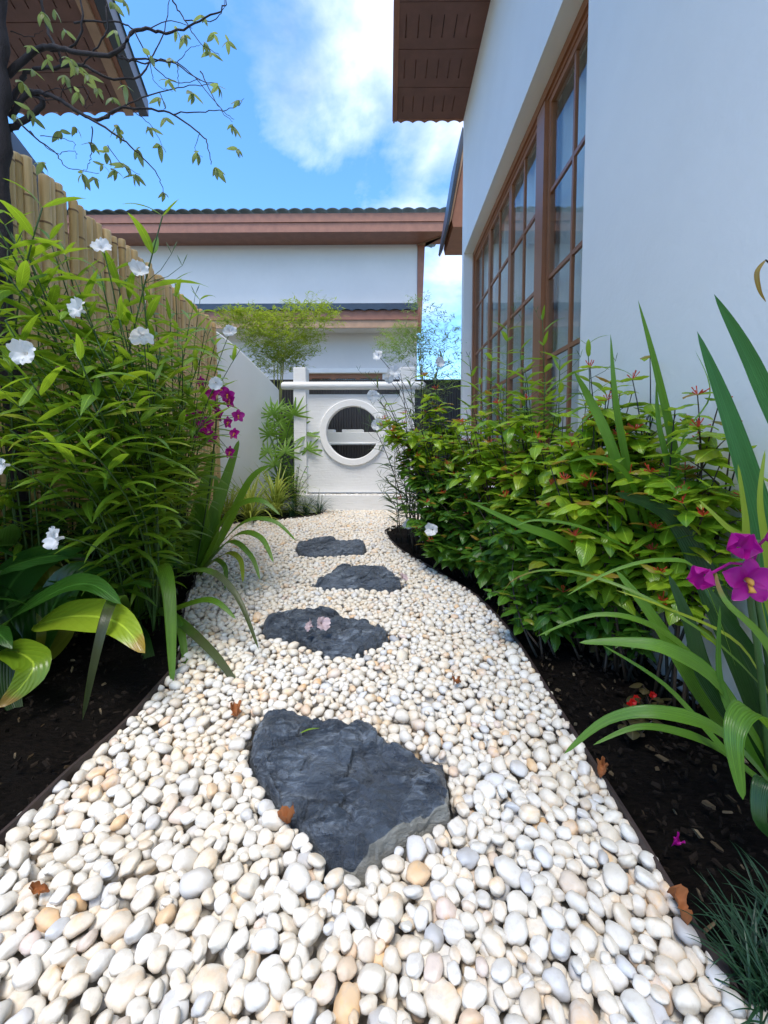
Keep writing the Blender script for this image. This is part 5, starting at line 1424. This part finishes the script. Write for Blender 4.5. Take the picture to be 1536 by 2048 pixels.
nl += firebush((0.62, 1.30, 0), [P(1150, 1060, 1.3), P(1210, 1080, 1.28), P(1260, 1050, 1.2), P(1120, 1100, 1.3), P(1190, 1130, 1.25), P(1300, 1080, 1.15), P(1240, 1010, 1.2), P(1330, 1050, 1.12)], 'loose low foliage between the shrubs and the arching orchid leaves', 64, FD, fl=.1, twl=3, sc=.9)
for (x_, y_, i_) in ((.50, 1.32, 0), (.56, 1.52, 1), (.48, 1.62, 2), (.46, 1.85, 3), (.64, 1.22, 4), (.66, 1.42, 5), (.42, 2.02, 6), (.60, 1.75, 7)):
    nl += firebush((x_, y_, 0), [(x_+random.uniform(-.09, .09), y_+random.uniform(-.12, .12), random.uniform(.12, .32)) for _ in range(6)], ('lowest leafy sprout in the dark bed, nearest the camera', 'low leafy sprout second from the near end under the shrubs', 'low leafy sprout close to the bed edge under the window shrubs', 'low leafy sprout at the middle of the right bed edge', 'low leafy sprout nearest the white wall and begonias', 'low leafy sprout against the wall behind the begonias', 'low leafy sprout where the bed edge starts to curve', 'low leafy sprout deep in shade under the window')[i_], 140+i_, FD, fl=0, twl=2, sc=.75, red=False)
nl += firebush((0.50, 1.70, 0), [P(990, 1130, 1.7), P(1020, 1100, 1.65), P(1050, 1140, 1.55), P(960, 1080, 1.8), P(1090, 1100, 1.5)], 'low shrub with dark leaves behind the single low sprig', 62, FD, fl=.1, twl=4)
print('shrub leaves', nl)
# bare crowded stems beneath the shrubs
random.seed(12)
t = thing('woody_stems', (0.55, 1.75, 0), 'tangle of thin bare stems beneath the shrubs in the right bed', 'stems')
m = MB()
for k in range(36):
    x = random.uniform(.46, .74); y = random.uniform(1.25, 2.6); x = max(x, rx(y)+.06); h = random.uniform(.25, .6)
    m.tube([(x, y, -.02), (x+random.gauss(0, .03), y+random.gauss(0, .03), h*.5), (min(.79, x+random.gauss(0, .07)), y+random.gauss(0, .07), h)], [.0028, .002, .0012], 4, cap=False)
o = m.build('stems', M['stem_dark'], t); o['kind'] = 'stuff'

grpR = 'narrow leaved white flowered plants in the right bed'
random.seed(61)
# the willowy plants by the screen
for (px, py, Y) in ((835, 680, 2.75), (800, 740, 2.7), (760, 800, 2.75), (775, 850, 2.7), (850, 740, 2.65), (890, 700, 2.8), (870, 770, 2.6), (790, 900, 2.7), (770, 960, 2.75), (820, 830, 2.75), (745, 760, 2.95), (800, 960, 2.8), (905, 760, 2.7), (840, 900, 2.6), (780, 1000, 2.8), (742, 845, 2.9), (820, 760, 2.9), (860, 830, 2.9)):
    tp = P(px, py, Y); by = 2.65+random.uniform(-.15, .35); bx_ = rx(by)+random.uniform(.05, .28)
    ruellia((bx_, by, -.01), tp, 'willowy narrow leaved stem in front of the round window', grpR, leaves=RF, nodes=13, sc=1.0, start=.18, twigs=3, mat='stem_dark')
for (px, py, Y) in ((1085, 640, 1.75), (1040, 700, 1.8), (1015, 660, 1.9), (985, 700, 2.0), (940, 715, 2.1), (1175, 690, 1.5), (1120, 720, 1.6), (960, 770, 2.0), (1050, 740, 1.7), (1000, 780, 1.8), (1090, 770, 1.6)):
    tp = P(px, py, Y); tp.x = min(tp.x, .74); ruellia((min(.72, tp.x+.05), Y+.1, -.01), tp, 'narrow leaved stem rising out of the shrubs before the tall window', grpR, nodes=9, sc=.78, start=.55, twigs=2)
# white blossoms on the right
LC = ('white blossom touching the feathery bamboo left of the screen post', 'white blossom over the right screen post', 'white blossom hanging over the top rail of the screen', 'white blossom against the blue gap beside the tall house', 'white blossom behind the right end of the top rail', 'white blossom low over the curved bed edge', 'low white blossom at the tip of the curved bed', 'white blossom beside the round window')
for li, (px, py, Y, d) in enumerate(((760, 715, 2.3, (-.6, -1, .4)), (790, 745, 2.2, (0, -1, .1)), (745, 790, 2.4, (0.2, -1, -.2)), (875, 725, 2.3, (.5, -1, 0)), (775, 755, 2.3, (.4, -1, -.2)), (866, 1060, 2.0, (-.3, -1, .3)), (815, 1045, 2.4, (0, -1, -.2)), (755, 850, 2.4, (0, -1, 0)))):
    p = P(px, py, Y); q = Vector((max(p.x, rx(p.y+.1)+.06), p.y+.1, 0))
    t = thing('flower_stem', q, LC[li], 'plant', 'white blossoms near the round window')
    MB().tube(bez(q, Vector((q.x, q.y, max(.1, p.z*.8))), p, 10), 0.0016, 5).build('stem', M['stem_dark'], t, smooth=True)
    trumpet(t, p, Vector(d), M['white_petal'], 0.030*random.uniform(.8, 1.1))

# blades among the shrubs
b0 = Vector((0.60, 1.10, 0))
t = thing('iris_plant', b0, 'clump of upright pale green blades poking out of the shrubs by the white wall', 'plant')
for pts, w in (([(1345, 1130, 1.1), (1350, 930, 1.08), (1318, 760, 1.06), (1276, 600, 1.05)], 24), ([(1290, 1100, 1.15), (1248, 900, 1.12), (1230, 790, 1.1), (1221, 668, 1.1)], 20),
               ([(1290, 1110, 1.15), (1225, 900, 1.1), (1180, 800, 1.1), (1148, 742, 1.08)], 28), ([(1340, 1110, 1.1), (1340, 960, 1.08), (1318, 850, 1.08), (1312, 765, 1.08)], 17),
               ([(1310, 1100, 1.12), (1260, 960, 1.05), (1200, 915, 1.0), (1130, 925, .98)], 16), ([(1360, 1110, 1.1), (1360, 900, 1.0), (1420, 790, 1.0), (1390, 700, 1.1)], 5),
               ([(1180, 1130, 1.2), (1120, 1080, 1.12), (1040, 1050, 1.1), (938, 1002, 1.1)], 28), ([(1320, 1130, 1.1), (1180, 1060, 1.05), (1080, 1040, 1.05), (1030, 1052, 1.05)], 9)):
    hero(t, pts, w, M['orchid_leaf'], prof='blade', face=.75, across=6, pleat=.015)
b0 = Vector((0.66, 0.78, 0))
t = thing('sword_leaf_plant', b0, 'plant with two big stiff blue green sword leaves at the right edge', 'plant')
hero(t, [(1570, 1560, .80), (1545, 1150, .82), (1475, 880, .84), (1394, 662, .86)], 64, M['sword_leaf'], prof='blade', face=.85, across=8, pleat=.008, fold=.15)
hero(t, [(1640, 1560, .78), (1640, 1080, .78), (1520, 760, .80), (1428, 588, .80)], 58, M['sword_leaf'], prof='blade', face=.85, across=8, pleat=.008, fold=.15)
hero(t, [(1560, 1560, .85), (1450, 1250, .92), (1350, 1040, .98), (1230, 985, 1.0)], 62, M['orchid_dark'], prof='strap', face=.75, across=8, pleat=.02)
hero(t, [(1560, 1400, .78), (1500, 1120, .78), (1490, 1030, .78), (1476, 928, .78)], 26, M['yellow_leaf'], prof='strap', face=.8)
hero(t, [(1560, 1400, .78), (1535, 1120, .78), (1520, 1000, .78), (1530, 900, .78)], 24, M['yellow_leaf'], prof='strap', face=.8)
hero(t, [(1560, 1300, .75), (1500, 1100, .75), (1450, 1050, .76), (1398, 1000, .78)], 24, M['yellow_leaf'], prof='strap', face=.7)

b0 = G(1520, 1560)
b0.x = min(b0.x, .75)
t = thing('ground_orchid', b0, 'ground orchid with arching pleated leaves and purple blossoms at the right edge', 'plant')
Y = .74
for pts, w, m_, fc, pr in (
    ([(1560, 1560, Y), (1440, 1370, Y), (1340, 1300, Y), (1250, 1284, Y+.02), (1158, 1285, Y+.04)], 58, 'orchid_leaf', .7, 'strap'),
    ([(1540, 1540, Y+.1), (1400, 1330, Y+.1), (1300, 1250, Y+.1), (1190, 1230, Y+.12), (1073, 1273, Y+.14)], 30, 'orchid_leaf', .5, 'strap'),
    ([(1530, 1560, Y+.15), (1410, 1400, Y+.15), (1310, 1240, Y+.16), (1232, 1140, Y+.2)], 56, 'orchid_leaf', .8, 'strap'),
    ([(1575, 1610, Y-.05), (1450, 1470, Y-.08), (1320, 1425, Y-.08), (1215, 1440, Y-.06), (1128, 1508, Y-.06)], 56, 'orchid_leaf', .65, 'strap'),
    ([(1560, 1600, Y), (1440, 1500, Y), (1350, 1462, Y), (1270, 1455, Y), (1186, 1490, Y)], 34, 'orchid_leaf', .6, 'strap'),
    ([(1560, 1480, Y-.1), (1500, 1420, Y-.13), (1468, 1470, Y-.16), (1486, 1600, Y-.18)], 92, 'orchid_leaf', .8, 'strap'),
    ([(1590, 1450, Y), (1440, 1290, Y+.02), (1260, 1180, Y+.1), (1110, 1140, Y+.2), (1020, 1165, Y+.25), (992, 1235, Y+.28)], 13, 'brown_tip', .5, 'strap'),
    ([(1470, 1330, Y+.05), (1400, 1150, Y), (1325, 1120, Y), (1225, 1142, Y), (1132, 1192, Y)], 20, 'orchid_leaf', .5, 'strap'),
    ([(1550, 1560, Y+.1), (1420, 1370, Y+.1), (1380, 1250, Y+.12), (1338, 1150, Y+.15)], 62, 'orchid_dark', .85, 'strap'),
    ([(1580, 1560, Y+.04), (1520, 1350, Y+.05), (1450, 1230, Y+.05), (1400, 1160, Y+.08)], 54, 'orchid_dark', .85, 'strap'),
    ([(1550, 1580, Y-.03), (1450, 1500, Y-.02), (1330, 1370, Y+.02), (1205, 1290, Y+.06)], 22, 'orchid_leaf', .7, 'strap'),
    ([(1590, 1500, Y-.1), (1540, 1300, Y-.1), (1450, 1200, Y-.08), (1430, 1140, Y-.05)], 26, 'brown_tip', .7, 'strap'),
    ([(1560, 1600, Y), (1490, 1480, Y-.02), (1440, 1360, Y), (1440, 1210, Y)], 30, 'orchid_leaf', .8, 'strap'),
    ([(1580, 1620, Y-.1), (1530, 1560, Y-.12), (1520, 1640, Y-.14), (1570, 1700, Y-.15)], 60, 'orchid_dark', .7, 'strap'),
    ([(1600, 1620, Y-.05), (1590, 1450, Y-.05), (1560, 1330, Y-.05), (1520, 1250, Y)], 60, 'orchid_leaf', .85, 'strap'),
    ([(1560, 1440, Y+.02), (1480, 1290, Y+.04), (1330, 1215, Y+.06), (1230, 1180, Y+.08)], 14, 'yellow_leaf', .5, 'strap')):
    hero(t, pts, w, M[m_], prof=pr, face=fc)
for off in (0, 18):
    MB().tube(thru([P(1540+off, 1560, Y), P(1520+off, 1330, Y-.02), P(1500+off*.6, 1180, Y-.03), P(1515, 1080, Y-.03)], 12), 0.0055, 8).build('flower_stalk', M['stem_green'], t, smooth=True)
for (px, py, d, sc, cl) in ((1492, 1160, (-.15, -1, .05), .039, 0), (1478, 1098, (-.35, -.8, .45), .032, .9), (1412, 1152, (-.9, -.6, .0), .028, .9), (1530, 1078, (.6, -.6, .3), .027, .9)):
    p = P(px, py, Y-.06); orchid_flower(t, p, Vector(d), sc, cl); MB().tube([P(1505, 1130, Y-.03), p.lerp(P(1505, 1130, Y-.03), .5)+Vector((0, 0, .012)), p], .0022, 5).build('flower_stalk', M['purple_petal'], t)
# reddish hanging pod leaf at the right edge
p = [P(1530, 520, .75), P(1516, 545, .75), P(1518, 580, .75), P(1530, 602, .75)]
t = thing('climbing_tendril', P(1600, 900, .76), 'thin dark stem with a reddish hanging leaf at the right edge', 'plant')
hero(t, [(1531, 520, .75), (1514, 545, .75), (1519, 580, .75), (1532, 604, .75)], 9, M['firebush_red'], prof='lance', pleat=0, across=2, face=.8)
MB().tube(thru([P(1600, 1000, .76), P(1560, 760, .76), P(1550, 560, .76), P(1531, 520, .75)], 10), .0014, 5).build('stem', M['stem_dark'], t)

# begonias
def begonia(base, label, seed, fl, sc=1.0):
    random.seed(seed); t = thing('begonia', base, label, 'plant', 'small red begonias in the right bed')
    me = [leaf_mesh('leaf', .034*sc*s, .028*sc*s, 'ovate', M['begonia'], droop=.6, n=5, across=4, fold=.2) for s in (1, .8)]
    for k in range(7):
        a = random.uniform(0, 6.28); tp = Vector(base)+Vector((math.cos(a)*.035, math.sin(a)*.035, random.uniform(.03, .07)))*sc; MB().tube([base, tp], .0014, 4).build('stem', M['stem_red'], t)
        link('leaf', random.choice(me), t, orient(tp, random.uniform(0, 6.28), random.uniform(-.2, .4), 0, 1)); link('leaf', random.choice(me), t, orient(tp.lerp(Vector(base), .3), random.uniform(0, 6.28), .1, 0, 1))
    for (px, py, Y) in fl:
        p = P(px, py, Y); MB().tube([base, p], .0010, 4).build('stem', M['stem_red'], t); b = MB()
        for lay in (0, 1):
            for k in range(6):
                az = k*1.047+lay*.5; el = .25+lay*.55; d = Vector((math.cos(az)*math.cos(el), -math.sin(el)*.7+math.sin(az)*.4, math.sin(az)*math.cos(el)+.3)).normalized()
                s = d.cross(Vector((.2, -1, .4))).normalized(); L_ = .0105*(1-.25*lay); b.add([p, p+d*L_*.6+s*L_*.5, p+d*L_, p+d*L_*.6-s*L_*.5], [(0, 1, 2, 3)])
        b.build('flower', M['red_petal'], t)
begonia(G(1275, 1475), 'small red flowered begonia in front of the arching orchid leaves', 71, ((1258, 1412, .98), (1272, 1398, .99), (1305, 1391, 1.0), (1265, 1405, .97)))
begonia(G(1240, 1262), 'red begonia near the base of the white wall', 72, ((1234, 1213, 1.36), (1243, 1232, 1.36), (1247, 1253, 1.36)), 1.2)
begonia(G(1345, 1290), 'begonia with one red bloom close to the white wall', 73, ((1360, 1254, 1.2),), 1.1)
begonia(G(1215, 1335), 'low bronze leaved begonia without blooms in the right bed', 74, ())
begonia(G(1310, 1440), 'bronze leaved begonia beside the red blooms', 75, ())

# mondo grass in the right corner
for i, (x, y, lab) in enumerate(((1520, 1960, 'dark mondo grass tuft in the bottom right corner'), (1590, 1880, 'dark mondo grass tuft partly outside the right edge'), (1560, 2060, 'dark mondo grass tuft nearest the camera at the right'))):
    g = G(x, y); grass_tuft('mondo_grass', g, 130, 0.092, 0.003, M['mondo'], lab, 'plant', 'mondo grass in the right corner', 1.2, droop=1.3, seed=80+i)

# ---------------------------------------------------------------- small fallen things
def crumpled(pos, L, mat, label, seed, name='fallen_leaf', cat='leaf'):
    random.seed(seed); n = 17; vs = []; fs = []
    a = random.uniform(0, 6.28); mt = Matrix.Translation(pos) @ Euler((random.uniform(-.4, .4), random.uniform(-.4, .4), a)).to_matrix().to_4x4()
    for i in range(n):
        t = i/(n-1); hw = .40*L*PROF['ovate'](t)*(1+.28*math.sin(t*23+seed)+.15*math.sin(t*51))
        for k in range(7):
            x = (k-3)/3; z = .42*L*abs(x)**1.3*(1+.5*math.sin(t*9+seed)) + .20*L*math.sin(t*5+seed) + .22*L*noise.noise(Vector((x*2.5, t*6, seed)))
            vs.append(mt @ Vector((x*hw*(1-.35*abs(x)), (t-.5)*L, z+.12*L)))
    for i in range(n-1):
        for k in range(6): fs.append((i*7+k, i*7+k+1, (i+1)*7+k+1, (i+1)*7+k))
    b = MB(); b.add(vs, fs); o = b.build(name, mat, smooth=True); tag(o, label, cat); return o
def on_path(px, py, dz=.004):
    p = G(px, py, 0.01); p.z = top_at(p.x, p.y)+dz; return p
for i, (px, py, L, lab) in enumerate(((576, 1646, .034, 'curled orange dead leaf at the lower left side of the nearest stepping stone'), (470, 1432, .040, 'orange dead leaf on the pebbles left of the nearest stepping stone'), (912, 1372, .038, 'small orange dead leaf on the pebbles between the first two stepping stones'),
                                     (1203, 1552, .032, 'small orange dead leaf at the right edge of the pebbles'), (1352, 1822, .035, 'orange dead leaf on the pebbles near the right corner'), (85, 1790, .022, 'tiny orange scrap on the pebbles at lower left'), (1440, 1800, .03, 'brown dead leaf on the dark mulch near the right corner'))):
    p = on_path(px, py, .006); o = crumpled(p, L, M['dry_leaf'], lab, 90+i)
p = G(640, 1252, .052); t = thing('fallen_blossom', p, 'pale pink wilted blossom lying on the second stepping stone', 'flower')
trumpet(t, p+Vector((0, 0, .004)), Vector((.5, -.5, .55)), M['pink_petal'], .022); trumpet(t, p+Vector((-.022, -.01, .002)), Vector((-.7, -.4, .4)), M['pink_petal'], .018)
p = G(803, 1160, .03); t = thing('fallen_blossom', p, 'small pale blossom at the right end of the third stepping stone', 'flower'); trumpet(t, p+Vector((0, 0, .004)), Vector((.5, -.4, .7)), M['pink_petal'], .02)
p = G(1350, 1690, .01); o = crumpled(p, .022, M['purple_petal'], 'dropped magenta petal on the mulch at the right', 131, 'fallen_petal', 'petal')
p = on_path(835, 1082); o = crumpled(G(850, 1082, .01), .12, M['white_petal'], 'pale crumpled husk on the mulch at the curve of the right bed', 133, 'pale_husk', 'husk')
# grass blade on the near stone
t = MB(); v, f, u = leaf_geo(thru([G(600, 1466, .045), G(618, 1458, .050), G(640, 1456, .045)], 8), Vector((0, 1, 0)), .006, 'lance', 2, .2); t.add(v, f, u); o = t.build('grass_blade', M['ruellia']); tag(o, 'single green blade lying on the nearest stepping stone', 'leaf')
# black garden spike
a, b_ = P(1330, 1225, 1.18), P(1372, 1290, 1.18)
o = MB().tube([a, b_], [.004, .004], 8).build('garden_spike', M['rib']); tag(o, 'short black leaning spike among the begonias by the wall', 'garden spike')
